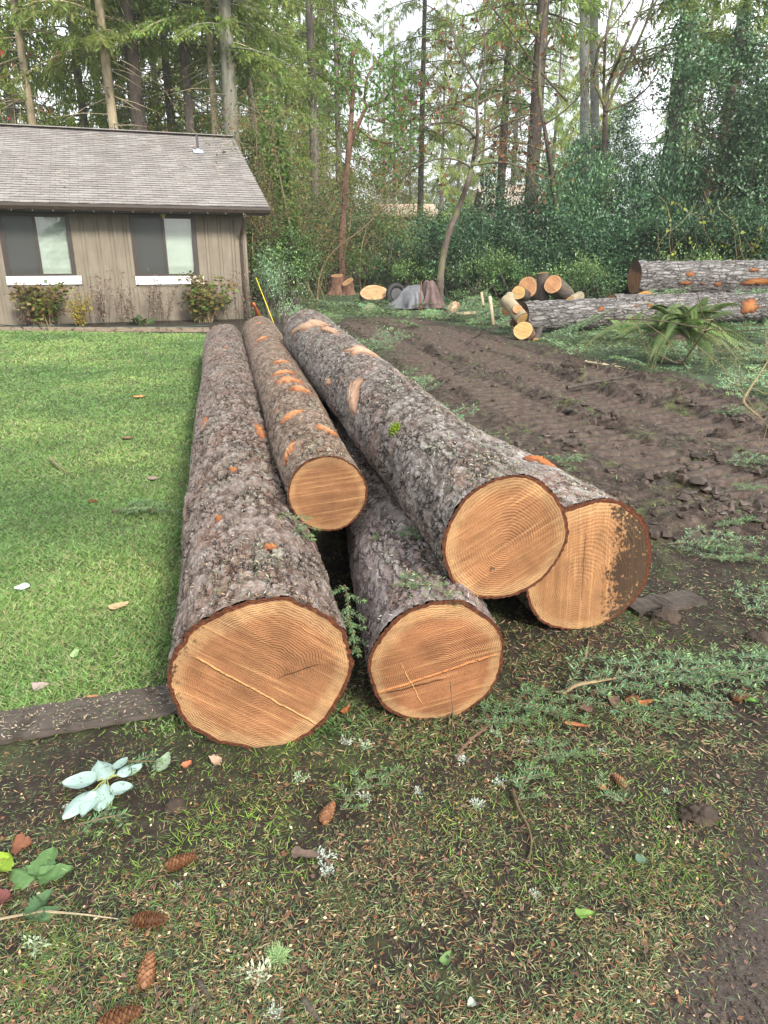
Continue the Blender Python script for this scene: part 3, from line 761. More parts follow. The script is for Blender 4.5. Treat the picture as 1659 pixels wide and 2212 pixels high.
def make_house():
    root = empty('house', HP, HA)
    tag(root, 'single storey taupe house with shingle roof and two sliding windows', 'house')
    t = NT('painted_siding')
    p = t.obj(); n1 = t.noise(t.scale(p, (1, 1, 0.15)), 9, 5, 0.6); n2 = t.noise(p, 2.0, 4, 0.6); n3 = t.noise(p, 45, 4, 0.6)
    c = t.ramp(n1, [(0.3, (0.165, 0.138, 0.106)), (0.7, (0.22, 0.19, 0.148))])
    c = t.mix(1.0, c, t.ramp(n2, [(0.3, 0.85), (0.7, 1.12)]), 'MULTIPLY')
    t.base(t.mix(1.0, c, t.ramp(n3, [(0.3, 0.9), (0.7, 1.1)]), 'MULTIPLY')); t.rough(0.8); t.bump(n1, 0.3, 0.004)
    siding = t.m
    X0, X1, D, HW = -10.5, 0.0, 8.6, 2.62
    wl = wallpt(3, 462)[0]; wr = wallpt(160, 597)[0]
    wl = min(wallpt(3, 462)[0], wallpt(13, 595)[0]) ; 
    Wn = [(wallpt(8, 530)[0], wallpt(152, 530)[0], wallpt(80, 596)[1], wallpt(80, 463)[1]),
          (wallpt(290, 530)[0], wallpt(421, 530)[0], wallpt(355, 596)[1], wallpt(355, 467)[1])]
    mb = MB(); th = 0.14
    def wallstrip(xa, xb, za, zb): mb.span((xa, 0, za), (xb, th, zb))
    xs = [X0, Wn[0][0], Wn[0][1], Wn[1][0], Wn[1][1], X1]
    for a, b in ((0, 1), (2, 3), (4, 5)): wallstrip(xs[a], xs[b], -0.1, HW)
    for (a, b, z0, z1) in Wn: wallstrip(a, b, -0.1, z0); wallstrip(a, b, z1, HW)
    # battens / grooves of the board siding
    x = X1; k = 0
    rg = np.random.default_rng(4)
    while x > X0:
        xa = x - (0.235 if k % 2 else 0.075); ga, gb = xa + 0.014, x - 0.014
        segs = [(ga, gb, -0.1, HW)]
        for (a, b, z0, z1) in Wn:
            if gb > a - 0.06 and ga < b + 0.06:
                segs = [(ga, gb, z1 + 0.05, HW)]
                if ga < a - 0.08: segs.append((ga, a - 0.055, -0.1, z1 + 0.05))
                if gb > b + 0.08: segs.append((b + 0.055, gb, -0.1, z1 + 0.05))
        for (sa, sb_, za, zb) in segs:
            mb.span((sa, -0.02 - 0.003 * rg.random(), za), (sb_, 0.0, zb))
        x = xa; k += 1
    # gable wall (right) and back walls
    mb.span((X1 - th, th, -0.1), (X1, D, HW)); mb.span((X0, D - th, -0.1), (X1 - th, D, HW)); mb.span((X0, th, -0.1), (X0 + th, D - th, HW))
    RZ, EZ = 4.72, 2.6
    gv = [(X1 - th, 0, HW), (X1 - th, D, HW), (X1 - th, D / 2, RZ - 0.12), (X1, 0, HW), (X1, D, HW), (X1, D / 2, RZ - 0.12)]
    mb.add(gv, [(0, 2, 1), (3, 4, 5), (0, 3, 5, 2), (1, 2, 5, 4), (0, 1, 4, 3)])
    mb.build('wall', siding, root)
    for (a, b, z0, z1) in Wn:
        pm = MB()
        pm.span((a + 0.02, -0.012, 0.02), (b - 0.02, 0.0, z0 - 0.2)); 
        pm.span((a + 0.0, -0.03, z0 - 0.24), (b - 0.0, -0.0, z0 - 0.2)); pm.span((b - 0.02, -0.03, 0.0), (b + 0.025, 0, z0 - 0.24)); pm.span((a - 0.025, -0.03, 0.0), (a + 0.02, 0, z0 - 0.24))
        pm.build('panel', siding, root)
    # roof: stepped shingle courses
    OH, OS = 0.62, 0.5
    run = D / 2 + OH; rise = RZ - (EZ - 0.0); sl = math.atan2(rise, run); SL = math.hypot(run, rise)
    t = NT('weathered_shingles')
    p = t.obj()
    br = t.n('TexBrick', Vector=t.scale(p, (1, 1, 0)), Scale=1.0, Mortar__Size=0.006, Color1=(0.20, 0.185, 0.178), Color2=(0.275, 0.258, 0.25), Mortar=(0.10, 0.092, 0.088), Bias=0.0)
    br.inputs['Brick Width'].default_value = 0.3; br.inputs['Row Height'].default_value = 0.15; br.offset = 0.37
    n1 = t.noise(p, 1.2, 5, 0.6); n2 = t.noise(p, 60, 4, 0.7); n3 = t.noise(t.scale(p, (1, 0.25, 1)), 5, 5, 0.6)
    c = t.mix(1.0, br.outputs['Color'], t.ramp(n1, [(0.3, (0.88, 0.86, 0.84)), (0.7, (1.08, 1.08, 1.1))]), 'MULTIPLY')
    c = t.mix(1.0, c, t.ramp(n2, [(0.25, 0.75), (0.75, 1.25)]), 'MULTIPLY')
    c = t.mix(1.0, c, t.ramp(n3, [(0.3, 0.94), (0.7, 1.06)]), 'MULTIPLY')
    t.base(c); t.rough(0.7); t.b.inputs['Specular IOR Level'].default_value = 0.6; t.bump(n2, 0.5, 0.01)
    shingle = t.m
    fascia = simple('dark_brown_fascia', (0.045, 0.032, 0.026), 0.5, 0.2)
    for side in (0, 1):
        rb = MB(); n = int(SL / 0.15)
        L0, L1 = X0 - OS, X1 + OS
        ncol = 60
        xx = np.linspace(L0, L1, ncol)
        rg = np.random.default_rng(9 + side)
        for i in range(n + 1):
            y0 = i * 0.15; y1 = min(SL, (i + 1) * 0.15 + 0.02)
            if y0 >= SL: break
            zb = 0.016 + rg.normal(size=ncol) * 0.0025
            V = np.concatenate([np.stack([xx, np.full(ncol, y0), np.zeros(ncol)], -1), np.stack([xx, np.full(ncol, y0) + rg.normal(size=ncol) * 0.006, zb], -1), np.stack([xx, np.full(ncol, y1), np.full(ncol, 0.002)], -1)])
            q = np.arange(ncol - 1)
            rb.add(V, np.concatenate([np.stack([q, q + 1, q + 1 + ncol, q + ncol], -1), np.stack([q + ncol, q + 1 + ncol, q + 1 + 2 * ncol, q + 2 * ncol], -1)]))
        rb.span((L0 + .01, 0.01, -0.13), (L1 - 0.01, SL - 0.03, -0.002))
        roof = rb.build('roof', shingle, root)
        if side == 0:
            roof.location = (0, -OH, EZ); roof.rotation_euler = (sl, 0, 0)
            r0 = roof
        else:
            roof.location = (X0 + X1, D + OH, EZ); roof.rotation_euler = (sl, 0, math.pi)
    rg2 = MB(); rg2.box(((X0 + X1) / 2, D / 2, RZ + 0.03), (X1 - X0 + 2 * OS, 0.3, 0.02)); rg2.build('ridge_cap', shingle, root)
    # vent pipe on the roof
    vp = MB(); vp.tube([(0, 0, -0.05), (0, 0, 0.42)], [0.035, 0.035], 10); va = vp.build('vent_pipe', simple('dark_pipe', (0.07, 0.07, 0.08), 0.4), root)
    q = at_z(428, 328, 0); r = ray(428, 330); o = Vector((0, 0, CH)); rn = Vector((0, 0, 1)) * math.cos(sl) + hn * math.sin(sl)
    pe = HP + hn * OH + Vector((0, 0, EZ)); tt = (pe - o).dot(rn) / r.dot(rn); wp = o + r * tt
    lp = Vector(((wp - HP).dot(hd), -(wp - HP).dot(hn), wp.z)); va.location = lp
    fl = MB(); fl.box((0, -0.02, 0.03), (0.26, 0.24, 0.02), Matrix.Rotation(sl, 3, 'X')); fl.tube([(0, 0, 0), (0, 0, 0.1)], [0.07, 0.04], 10)
    fl.build('flashing', simple('zinc', (0.42, 0.47, 0.55), 0.35), va)
    # gutter, fascia, soffit, rake boards
    g = MB()
    prof = [(0, 0.0), (0.0, -0.12), (0.085, -0.12), (0.12, -0.05), (0.12, 0.0), (0.108, 0.0), (0.108, -0.045), (0.08, -0.108), (0.012, -0.108), (0.012, 0.0)]
    m = len(prof); V = []
    for xx_ in (X0 - OS, X1 + OS): V += [(xx_, -OH - 0.005 - a, EZ - 0.02 + b) for a, b in prof]
    g.add(V, [(i, (i + 1) % m, m + (i + 1) % m, m + i) for i in range(m)] + [tuple(range(m))[::-1], tuple(range(m, 2 * m))])
    g.build('gutter', fascia, root)
    so_ = MB(); so_.span((X0 - OS, -OH + 0.02, EZ - 0.16), (X1 + OS - 0.03, 0.0, EZ - 0.135)); so_.span((X0 - OS, -OH, EZ - 0.17), (X1 + OS, -OH + 0.018, EZ - 0.03)); so_.build('soffit', fascia, root)
    rk = MB()
    for sgn in (0, 1):
        a = np.array([(X1 + OS - 0.03, -OH, EZ - 0.16), (X1 + OS - 0.03, D / 2, RZ - 0.16), (X1 + OS - 0.03, D / 2, RZ - 0.01), (X1 + OS - 0.03, -OH, EZ - 0.01)])
        if sgn: a[:, 1] = D - a[:, 1]
        b = a + np.array([0.035, 0, 0]); rk.add(np.concatenate([a, b]), [(0, 3, 2, 1), (4, 5, 6, 7), (0, 1, 5, 4), (1, 2, 6, 5), (2, 3, 7, 6), (3, 0, 4, 7)])
    rk.build('rake_board', siding, root)
    ds = MB()
    ds.tube([(X1 - 0.12, -OH - 0.06, EZ - 0.14), (X1 - 0.12, -OH - 0.05, EZ - 0.22), (X1 - 0.14, -0.11, EZ - 0.62), (X1 - 0.14, -0.065, EZ - 0.72), (X1 - 0.14, -0.065, 0.12), (X1 - 0.14, -0.2, 0.03)], 0.04, 4)
    ds.build('downspout', simple('brown_downspout', (0.085, 0.062, 0.05), 0.5, 0.2), root)
    # string lights under the eave
    bm_ = simple('small_bulbs', (0.4, 0.4, 0.37), 0.4); b0 = None
    for x in np.arange(X0 + 0.1, X1, 0.41):
        if b0 is None:
            sb = MB(); sb.tube([(0, 0, 0.02), (0, 0, 0.0), (0, 0, -0.012)], [0.005, 0.007, 0.003], 6); b0 = sb.build('bulb', bm_, root)
        else:
            b0 = b0.copy(); C.objects.link(b0); b0.parent = root
        b0.location = (x, -OH - 0.1, EZ - 0.165)
    hk = MB(); hx = wallpt(352, 463)[0]; hk.box((hx, -0.05, Wn[1][3] + 0.02), (0.1, 0.06, 0.05)); hk.box((hx, -0.05, Wn[1][3] - 0.02), (0.05, 0.05, 0.06))
    hk.build('yellow_clip', simple('yellow_plastic', (0.65, 0.55, 0.05), 0.5), root)
    # windows
    fm = simple('bronze_frame', (0.04, 0.03, 0.025), 0.4, 0.15)
    gt = NT('window_glass'); gt.t.nodes.remove(gt.b)
    gl = gt.n('BsdfGlossy', Roughness=0.02, Color=(1, 1, 1)); tp = gt.n('BsdfTransparent', Color=(0.88, 0.92, 0.9))
    lw = gt.n('Fresnel', IOR=1.4); ms = gt.n('MixShader', Fac=gt.math('MULTIPLY_ADD', lw.outputs[0], 0.8, 0.03))
    gt.link(tp.outputs[0], ms.inputs[1]); gt.link(gl.outputs[0], ms.inputs[2]); gt.link(ms.outputs[0], gt.out.inputs['Surface'])
    sc_ = NT('insect_screen'); sc_.t.nodes.remove(sc_.b)
    df = sc_.n('BsdfDiffuse', Color=(0.09, 0.09, 0.09)); tp = sc_.n('BsdfTransparent'); ms = sc_.n('MixShader', Fac=0.62)
    sc_.link(df.outputs[0], ms.inputs[1]); sc_.link(tp.outputs[0], ms.inputs[2]); sc_.link(ms.outputs[0], sc_.out.inputs['Surface'])
    bl = simple('blind_slats', (0.6, 0.62, 0.58), 0.5, 0.06)
    dark = simple('room_dark', (0.03, 0.03, 0.03), 0.9)
    sill = simple('white_board', (0.78, 0.8, 0.84), 0.5, 0.04)
    for (a, b, z0, z1) in Wn:
        f = MB(); fw = 0.045
        f.span((a, -0.03, z0), (a + fw, 0.07, z1)); f.span((b - fw, -0.03, z0), (b, 0.07, z1)); f.span((a + fw, -0.03, z0), (b - fw, 0.07, z0 + fw)); f.span((a + fw, -0.03, z1 - fw), (b - fw, 0.07, z1))
        mx_ = (a + b) / 2; f.span((mx_ - 0.03, -0.02, z0 + fw), (mx_ + 0.03, 0.07, z1 - fw))
        # outer trim strips of the wall opening
        f.span((a - 0.05, -0.022, z0), (a - 0.001, -0.001, z1)); f.span((b + 0.001, -0.022, z0), (b + 0.05, -0.001, z1)); f.span((a - 0.05, -0.022, z1 + 0.001), (b + 0.05, -0.001, z1 + 0.045))
        wo_ = f.build('window', fm, root)
        for k, (pa, pb) in enumerate(((a + fw, mx_ - 0.03), (mx_ + 0.03, b - fw))):
            pn = MB(); y = 0.02 if k == 0 else 0.04; pn.span((pa, y, z0 + fw), (pb, y + 0.005, z1 - fw)); pn.build('pane', gt.m, wo_)
        ns = MB(); ns.span((a + fw, -0.006, z0 + fw), (mx_ - 0.03, -0.004, z1 - fw)); ns.build('insect_screen', sc_.m, wo_)
        bs = MB(); z = z0 + 0.05
        while z < z1 - 0.05:
            bs.box(((a + b) / 2, 0.1, z), (b - a - 0.06, 0.026, 0.002), Matrix.Rotation(R(62), 3, 'X')); z += 0.026
        bs.build('blind', bl, wo_)
        rm = MB(); rm.span((a - 0.3, 0.5, z0 - 0.3), (b + 0.3, 0.52, z1 + 0.3)); rm.span((a - 0.3, 0.15, z0 - 0.3), (a - 0.28, 0.5, z1 + 0.3)); rm.span((b + 0.28, 0.15, z0 - 0.3), (b + 0.3, 0.5, z1 + 0.3)); rm.build('room_lining', dark, wo_)
        sb = MB(); sb.span((a - 0.06, -0.07, z0 - 0.19), (b + 0.14, -0.002, z0 - 0.004)); sb.build('sill_board', sill, wo_)
    # fallen leaves caught on the shingles
    lv = MB(); rg = np.random.default_rng(6)
    for k in range(46):
        x = rg.uniform(X0, X1 + 0.3); y = rg.uniform(0.2, SL - 0.2); d = rdir(1, rg)[0]; d[2] = 0.1; d = unit(d); s_ = np.cross([0, 0, 1], d)
        lv.cards([(x, y, 0.03)], [d], [unit(s_)], rg.uniform(0.05, 0.11), rg.uniform(0.03, 0.07), [[(0.34, 0.2, 0.1), (0.42, 0.3, 0.2), (0.2, 0.12, 0.07)][k % 3]])
    lo = lv.build('leaf_scatter', colmat('dry_leaf_roof', 0.8), root); lo.location = r0.location; lo.rotation_euler = r0.rotation_euler
    lo['kind'] = 'stuff'
make_house()

# neighbours' houses far behind the trees
def far_house(u0, u1, y, vtop, veave, vbase, wallc, roofc, label, rz=0.0):
    x0, x1 = xat(u0, y, 3), xat(u1, y, 3); cx = (x0 + x1) / 2; wd = x1 - x0
    zt = at_y(829, vtop, y).z; ze = at_y(829, veave, y).z; zb = height(np.array([cx]), np.array([y]))[0] - 0.3
    root = empty('neighbour_house', (cx, y, zb), rz); tag(root, label, 'house')
    h = ze - zb; d = 6.0
    m = MB(); m.span((-wd / 2 + 0.3, 0, 0), (wd / 2 - 0.3, d, h)); m.build('wall', simple('far_wall', wallc, 0.85, 0.15, 3), root)
    r_ = MB(); tz = zt - zb
    V = []
    for xx in (-wd / 2, wd / 2):
        V += [(xx, -0.5, h - 0.05), (xx, d / 2, tz), (xx, d + 0.5, h - 0.05), (xx, d + 0.5, h - 0.2), (xx, d / 2, tz - 0.17), (xx, -0.5, h - 0.2)]
    r_.add(V, [(i, (i + 1) % 6, 6 + (i + 1) % 6, 6 + i) for i in range(6)] + [(5, 4, 3, 2, 1, 0), (6, 7, 8, 9, 10, 11)])
    r_.build('roof', simple('far_roof', roofc, 0.85, 0.2, 14, 0.4), root)
    for k in (-0.28, 0.22):
        wn = MB(); wn.span((k * wd - 0.5, -0.03, h * 0.4), (k * wd + 0.5, 0.02, h * 0.75)); wo_ = wn.build('window', simple('far_window', (0.06, 0.065, 0.07), 0.15), root)
        fr = MB(); fr.span((k * wd - 0.56, -0.02, h * 0.4 - 0.06), (k * wd + 0.56, 0.01, h * 0.4 - 0.002)); fr.build('sill', simple('far_trim', (0.5, 0.48, 0.45), 0.6), wo_)
far_house(800, 945, 52, 434, 462, 540, (0.33, 0.25, 0.2), (0.45, 0.33, 0.25), 'tan-roofed house glimpsed far behind the bare madrone trunk')
far_house(1040, 1185, 50, 392, 440, 520, (0.42, 0.3, 0.23), (0.47, 0.38, 0.31), 'beige house glimpsed far behind the tall dark fir trunk')
# ---------------------------------------------------------------- vegetation prototypes
def trunkmat(name, lo, hi, zs=0.25, moss=0.0, green=(0.10, 0.13, 0.03), sc=14):
    t = NT(name); p = t.obj()
    n1 = t.noise(t.scale(p, (1, 1, zs)), sc, 6, 0.65); n2 = t.noise(p, 2.2, 4, 0.6)
    c = t.ramp(n1, [(0.3, lo), (0.68, hi)])
    oi = t.n('ObjectInfo').outputs['Random']
    c = t.mix(1.0, c, t.ramp(oi, [(0, 0.75), (1, 1.25)]), 'MULTIPLY')
    if moss:
        up = t.n('SeparateXYZ', Vector=t.n('NewGeometry').outputs['Normal']).outputs[2]
        m = t.math('MULTIPLY', t.sm(t.math('MULTIPLY_ADD', up, 0.22, n2), 0.66 - moss * 0.16, 0.84 - moss * 0.16), moss, clamp=True)
        c = t.mix(m, c, green)
    t.base(c); t.rough(0.9); t.bump(n1, 0.8, 0.04)
    return t.m
TR_grey = trunkmat('trunk_bark_grey', (0.075, 0.062, 0.052), (0.21, 0.185, 0.165), moss=0.3)
TR_dark = trunkmat('trunk_bark_dark', (0.03, 0.024, 0.02), (0.10, 0.08, 0.068), moss=0.15)
TR_pale_sunlit = trunkmat('trunk_bark_pale_sunlit', (0.2, 0.16, 0.10), (0.44, 0.37, 0.25), 0.3, sc=7)  # pale bark; on two conifers its yellow paints in the sunlight
TR_lichen = trunkmat('trunk_bark_lichen', (0.13, 0.12, 0.095), (0.30, 0.30, 0.25), 0.15, moss=0.4, green=(0.2, 0.24, 0.17), sc=9)
TR_alder = trunkmat('alder_bark', (0.2, 0.2, 0.19), (0.42, 0.42, 0.4), 0.8, moss=0.3, sc=5)
TR_mossy = trunkmat('mossy_limb_bark', (0.045, 0.035, 0.028), (0.13, 0.1, 0.085), 0.5, moss=0.9, green=(0.11, 0.14, 0.025), sc=12)
TR_twig = trunkmat('tan_twig_bark', (0.12, 0.085, 0.05), (0.3, 0.23, 0.13), 0.5, moss=0.3, green=(0.18, 0.2, 0.06))
TR_madrone = trunkmat('madrone_bark', (0.085, 0.042, 0.03), (0.2, 0.105, 0.075), 0.3, moss=0.3, green=(0.16, 0.17, 0.06), sc=10)
LF_fir = leafmat('fir_foliage', rough=0.55, trans=0.5)
LF_broad = leafmat('broadleaf_foliage', rough=0.45, trans=0.2, rnd=0.4, spec=0.5)
LF_soft = leafmat('soft_foliage', rough=0.6, trans=0.35, rnd=0.15)

def conifer(seed, H=26, r0=0.28, zmin=3.0, Lmax=3.6, droop=0.35, n_br=100, col=(0.065, 0.115, 0.035), hang=0.5, cl=0.2, cw=0.05, bare=26, shape=0.9, lean=0.3):
    rg = np.random.default_rng(seed)
    tk = MB(); cr = MB()
    zz = np.linspace(-0.3, H, 22)
    bend = np.cumsum(rg.normal(size=(22, 2)) * 0.04, axis=0) * lean
    pts = np.stack([bend[:, 0], bend[:, 1], zz], -1)
    rr = r0 * (1 - zz / H * 0.93); rr[0] *= 1.3
    tk.tube(pts, rr, 12)
    ctr = lambda z: np.array([np.interp(z, zz, bend[:, 0]), np.interp(z, zz, bend[:, 1]), z])
    for k in range(bare):
        z = rg.uniform(0.8, zmin + 5); az = rg.uniform(0, 6.28); L = rg.uniform(0.4, 2.0)
        d = np.array([math.cos(az), math.sin(az), rg.uniform(-0.45, 0.25)]); p = ctr(z)
        q = np.stack([p, p + d * L * 0.5 + [0, 0, -0.03], p + d * L + [0, 0, -0.12 * L]])
        tk.tube(q, [0.022, 0.015, 0.005], 4, False)
    col = np.array(col)
    for k in range(n_br):
        f = (k + rg.random()) / n_br
        z = zmin + (H - zmin) * (f ** 1.25)
        L = Lmax * ((1 - (z - zmin) / (H - zmin)) ** shape) * rg.uniform(0.55, 1.1) + 0.35
        if z < zmin + 2.5: L *= rg.uniform(0.5, 1.0)
        az = rg.uniform(0, 2 * math.pi)
        out = np.array([math.cos(az), math.sin(az), 0]); sid = np.array([-out[1], out[0], 0])
        s = np.linspace(0, 1, 7)
        up = rg.uniform(-0.15, 0.25)
        pz = up * s * L - droop * (s ** 2) * L
        P = ctr(z)[None] + s[:, None] * L * out + pz[:, None] * np.array([0, 0, 1.0])
        tk.tube(P, np.linspace(0.03, 0.006, 7) * (0.5 + L / 4), 4, False)
        n2 = max(8, int(L / 0.085))
        ss = rg.uniform(0.12, 1.0, n2)
        sgn = np.where(np.arange(n2) % 2, 1, -1)
        base = np.stack([np.interp(ss, s, P[:, i]) for i in range(3)], -1)
        tl = (0.28 + 0.42 * (1 - ss) * L * 0.55) * rg.uniform(0.6, 1.15, n2)
        td = unit(out[None] * rg.uniform(0.35, 1.0, (n2, 1)) + sid[None] * sgn[:, None] * rg.uniform(0.3, 1.0, (n2, 1)) + np.array([0, 0, -1.0])[None] * hang * rg.uniform(0.2, 1.4, (n2, 1)))
        m = 7
        g = np.linspace(0.08, 1, m)
        B = base[:, None] + td[:, None] * (tl[:, None] * g)[:, :, None] + np.array([0, 0, -1.0]) * (hang * 0.35 * (tl[:, None] * g) ** 2)[:, :, None]
        B = B.reshape(-1, 3) + rg.normal(size=(n2 * m, 3)) * 0.035
        tdr = np.repeat(td, m, axis=0)
        cd = unit(tdr + rg.normal(size=tdr.shape) * 0.42 + np.array([0, 0, -0.25 * hang]))
        sd_ = unit(np.cross(cd, rdir(len(cd), rg) * 0.6 + np.array([0, 0, 1.0])))
        tone = rg.uniform(0.7, 1.25) * rg.uniform(0.75, 1.25, (len(B), 1))
        yel = rg.uniform(0, 1, (len(B), 1)) ** 3
        cc = col * tone * (1 - yel) + np.array([0.34, 0.36, 0.07]) * yel
        cr.cards(B, cd, sd_, cl * rg.uniform(0.7, 1.4, len(B)), cw * rg.uniform(0.7, 1.4, len(B)), cc, 0.5)
    return tk, cr

def plant(name, parts, loc, rz, label, cat, group=None, scale=(1, 1, 1)):
    """parts: list of (part name, MB, material)"""
    root = empty(name, loc, rz); root.scale = scale
    tag(root, label, cat, group)
    for nm, mb, mt in parts: mb.build(nm, mt, root, nm == 'trunk')
    return root

def reuse(proto, loc, rz, scale, label, group, mats=None):
    c = copy_tree(proto)
    c.location = loc; c.rotation_euler = (0, 0, rz); c.scale = scale
    c['label'] = label
    if group: c['group'] = group
    for ch in c.children:
        key = ch.name.split('.')[0]
        if mats and key in mats:
            ch.material_slots[0].link = 'OBJECT'; ch.material_slots[0].material = mats[key]
    return c

protos = {}
def conif_kind(k):
    if k == 'open': return conifer(101, 27, 0.28, 2.5, 3.8, 0.3, 120, (0.22, 0.34, 0.10), 0.6, 0.24, 0.06)
    if k == 'weep': return conifer(102, 25, 0.22, 1.2, 3.9, 0.45, 165, (0.31, 0.40, 0.10), 1.2, 0.25, 0.058)
    if k == 'dense': return conifer(103, 24, 0.22, 0.6, 3.6, 0.28, 190, (0.20, 0.31, 0.10), 0.7, 0.24, 0.06)
    if k == 'tall': return conifer(104, 32, 0.3, 8.0, 3.6, 0.3, 100, (0.23, 0.33, 0.10), 0.6, 0.24, 0.06, bare=60)
    if k == 'young': return conifer(105, 11, 0.13, 0.4, 2.3, 0.2, 130, (0.06, 0.12, 0.05), 0.4, 0.17, 0.045, bare=4)

NF = 'conifers standing behind the house'; GFW = 'conifers of the wood behind the clearing'
def put_conifer(kind, u, y, dia_px=None, label='', group=None, tm=None, rz=None, fs=1.0):
    x = xat(u, y, 2)
    z = hz(x, y) - 0.05
    if kind not in protos:
        tk, cr = conif_kind(kind)
        base_r = {'open': .28, 'weep': .24, 'dense': .26, 'tall': .3, 'young': .13}[kind]
        o = plant('conifer_tree', [('trunk', tk, TR_grey), ('crown', cr, LF_fir)], (x, y, z), 0, label, 'tree', group)
        protos[kind] = (o, base_r)
    else:
        o = reuse(protos[kind][0], (x, y, z), 0, (1, 1, 1), label, group)
        if not group and 'group' in o: del o['group']
    o.rotation_euler = (0, 0, random.uniform(0, 6.28) if rz is None else rz)
    s = fs * random.uniform(0.93, 1.07)
    o.scale = (s, s, s)
    if dia_px:
        t = y * cP - (3 - CH) * sP
        for ch in o.children:
            if ch.name.startswith('trunk'):
                rr = dia_px / FPX * t / 2 / (protos[kind][1] * 0.88) / s / ch.get('girth', 1.0)
                ch['girth'] = ch.get('girth', 1.0) * rr
                # thicker or thinner stem: its own mesh data
                ch.data = ch.data.copy()
                me = ch.data; n = 22 * 12
                co_ = np.empty(len(me.vertices) * 3, np.float32); me.vertices.foreach_get('co', co_); co_ = co_.reshape(-1, 3)
                ring = co_[:n].reshape(22, 12, 3); ctr_ = ring.mean(axis=1, keepdims=True)
                co_[:n] = (ctr_ + (ring - ctr_) * rr).reshape(-1, 3)
                me.vertices.foreach_set('co', co_.ravel()); me.update()
    if tm:
        for ch in o.children:
            if ch.name.startswith('trunk'):
                ch.material_slots[0].link = 'OBJECT'; ch.material_slots[0].material = tm
    return o

# trees one can tell apart by their stems
put_conifer('tall', 108, 27.5, 17, 'conifer with a slim pale stem, leftmost clear trunk above the roof', None, TR_pale_sunlit)
put_conifer('tall', 275, 26.5, 20, 'conifer with a slim stem coloured as sunlit yellow rising above the middle of the roof', None, TR_pale_sunlit)
put_conifer('tall', 328, 28, 33, 'conifer with a thick dark brown trunk above the roof', None, TR_dark)
put_conifer('tall', 430, 29, 20, 'conifer with a grey-brown trunk left of the pale slim stem by the roof end', None, TR_grey)
put_conifer('tall', 482, 28, 16, 'conifer with a slim stem coloured as if lit yellow just left of the big grey-green trunk', None, TR_pale_sunlit)
put_conifer('tall', 515, 27, 33, 'tall conifer with a thick grey-green lichened trunk at the roof end', None, TR_lichen)
put_conifer('tall', 1142, 29, 29, 'tall fir with a straight thick brown trunk right of centre', None, TR_dark)
put_conifer('tall', 1534, 27, 27, 'fir with a dark trunk rising behind the tall holly', None, TR_dark)
put_conifer('tall', 1425, 31, 34, 'fir with a reddish dark trunk left of the tall holly top', None, TR_dark)
put_conifer('tall', 686, 38, 20, 'fir with a bare straight trunk left of the madrone', None, TR_grey)
put_conifer('tall', 906, 48, 13, 'thin straight fir in the gap right of the madrone', None, TR_dark)
put_conifer('tall', 1075, 40, 18, 'thin straight fir left of the thick brown trunk', None, TR_dark)
put_conifer('dense', 560, 34, None, 'dark dense conifer behind the tangled bare thicket', None)
put_conifer('young', 470, 40, None, 'young fir showing just above the right end of the roof', None)
L1 = 'green conifer in the crowd of trees above the house roof'
for (u, y, k) in [(-60, 36, 'weep'), (30, 40, 'weep'), (70, 29, 'weep'), (215, 33, 'weep'), (250, 44, 'weep'), (370, 42, 'weep'), (395, 33, 'weep'), (440, 52, 'open'), (-20, 60, 'weep'), (-120, 45, 'weep'), (-160, 32, 'dense')]:
    put_conifer(k, u, y, None, L1, NF)
L2 = 'pale green fir far back in the wood behind the clearing'
for (u, y, k, fs) in [(560, 55, 'weep', 1), (620, 44, 'weep', 1), (665, 58, 'weep', 1), (735, 46, 'weep', 1), (1470, 52, 'weep', 1), (1640, 36, 'weep', 1), (1720, 44, 'open', 1), (850, 84, 'weep', .9), (950, 76, 'weep', .95), (1035, 82, 'weep', .95), (1100, 72, 'open', 1), (1180, 78, 'weep', 1), (1235, 66, 'weep', 1), (985, 95, 'dense', 1), (885, 96, 'dense', 1), (1800, 55, 'open', 1), (830, 90, 'open', .9), (700, 84, 'weep', 1), (1290, 86, 'weep', 1), (590, 80, 'weep', 1), (1440, 84, 'weep', 1)]:
    put_conifer(k, u, y, None, L2, GFW, fs=fs)

# trees behind the camera: reflected in the windows, shading the yard
L3 = 'fir standing behind the camera, reflected in the house windows'
for (x, y, k) in [(-14, -9, 'dense'), (-22, -6, 'open'), (-7, -16, 'open'), (4, -18, 'dense'), (-30, -14, 'dense'), (-18, -20, 'weep')]:
    o = put_conifer(k, 800, 30, None, L3, 'firs behind the camera'); o.location = (x, y, hz(x, y))

# ---------------------------------------------------------------- broadleaf trees from limb paths
def smooth_path(P, n):
    P = np.asarray(P, float)
    s = np.concatenate([[0], np.cumsum(np.linalg.norm(np.diff(P, axis=0), axis=1))])
    t = np.linspace(0, s[-1], n)
    Q = np.stack([np.interp(t, s, P[:, i]) for i in range(3)], -1)
    for _ in range(2): Q[1:-1] = 0.25 * Q[:-2] + 0.5 * Q[1:-1] + 0.25 * Q[2:]
    return Q

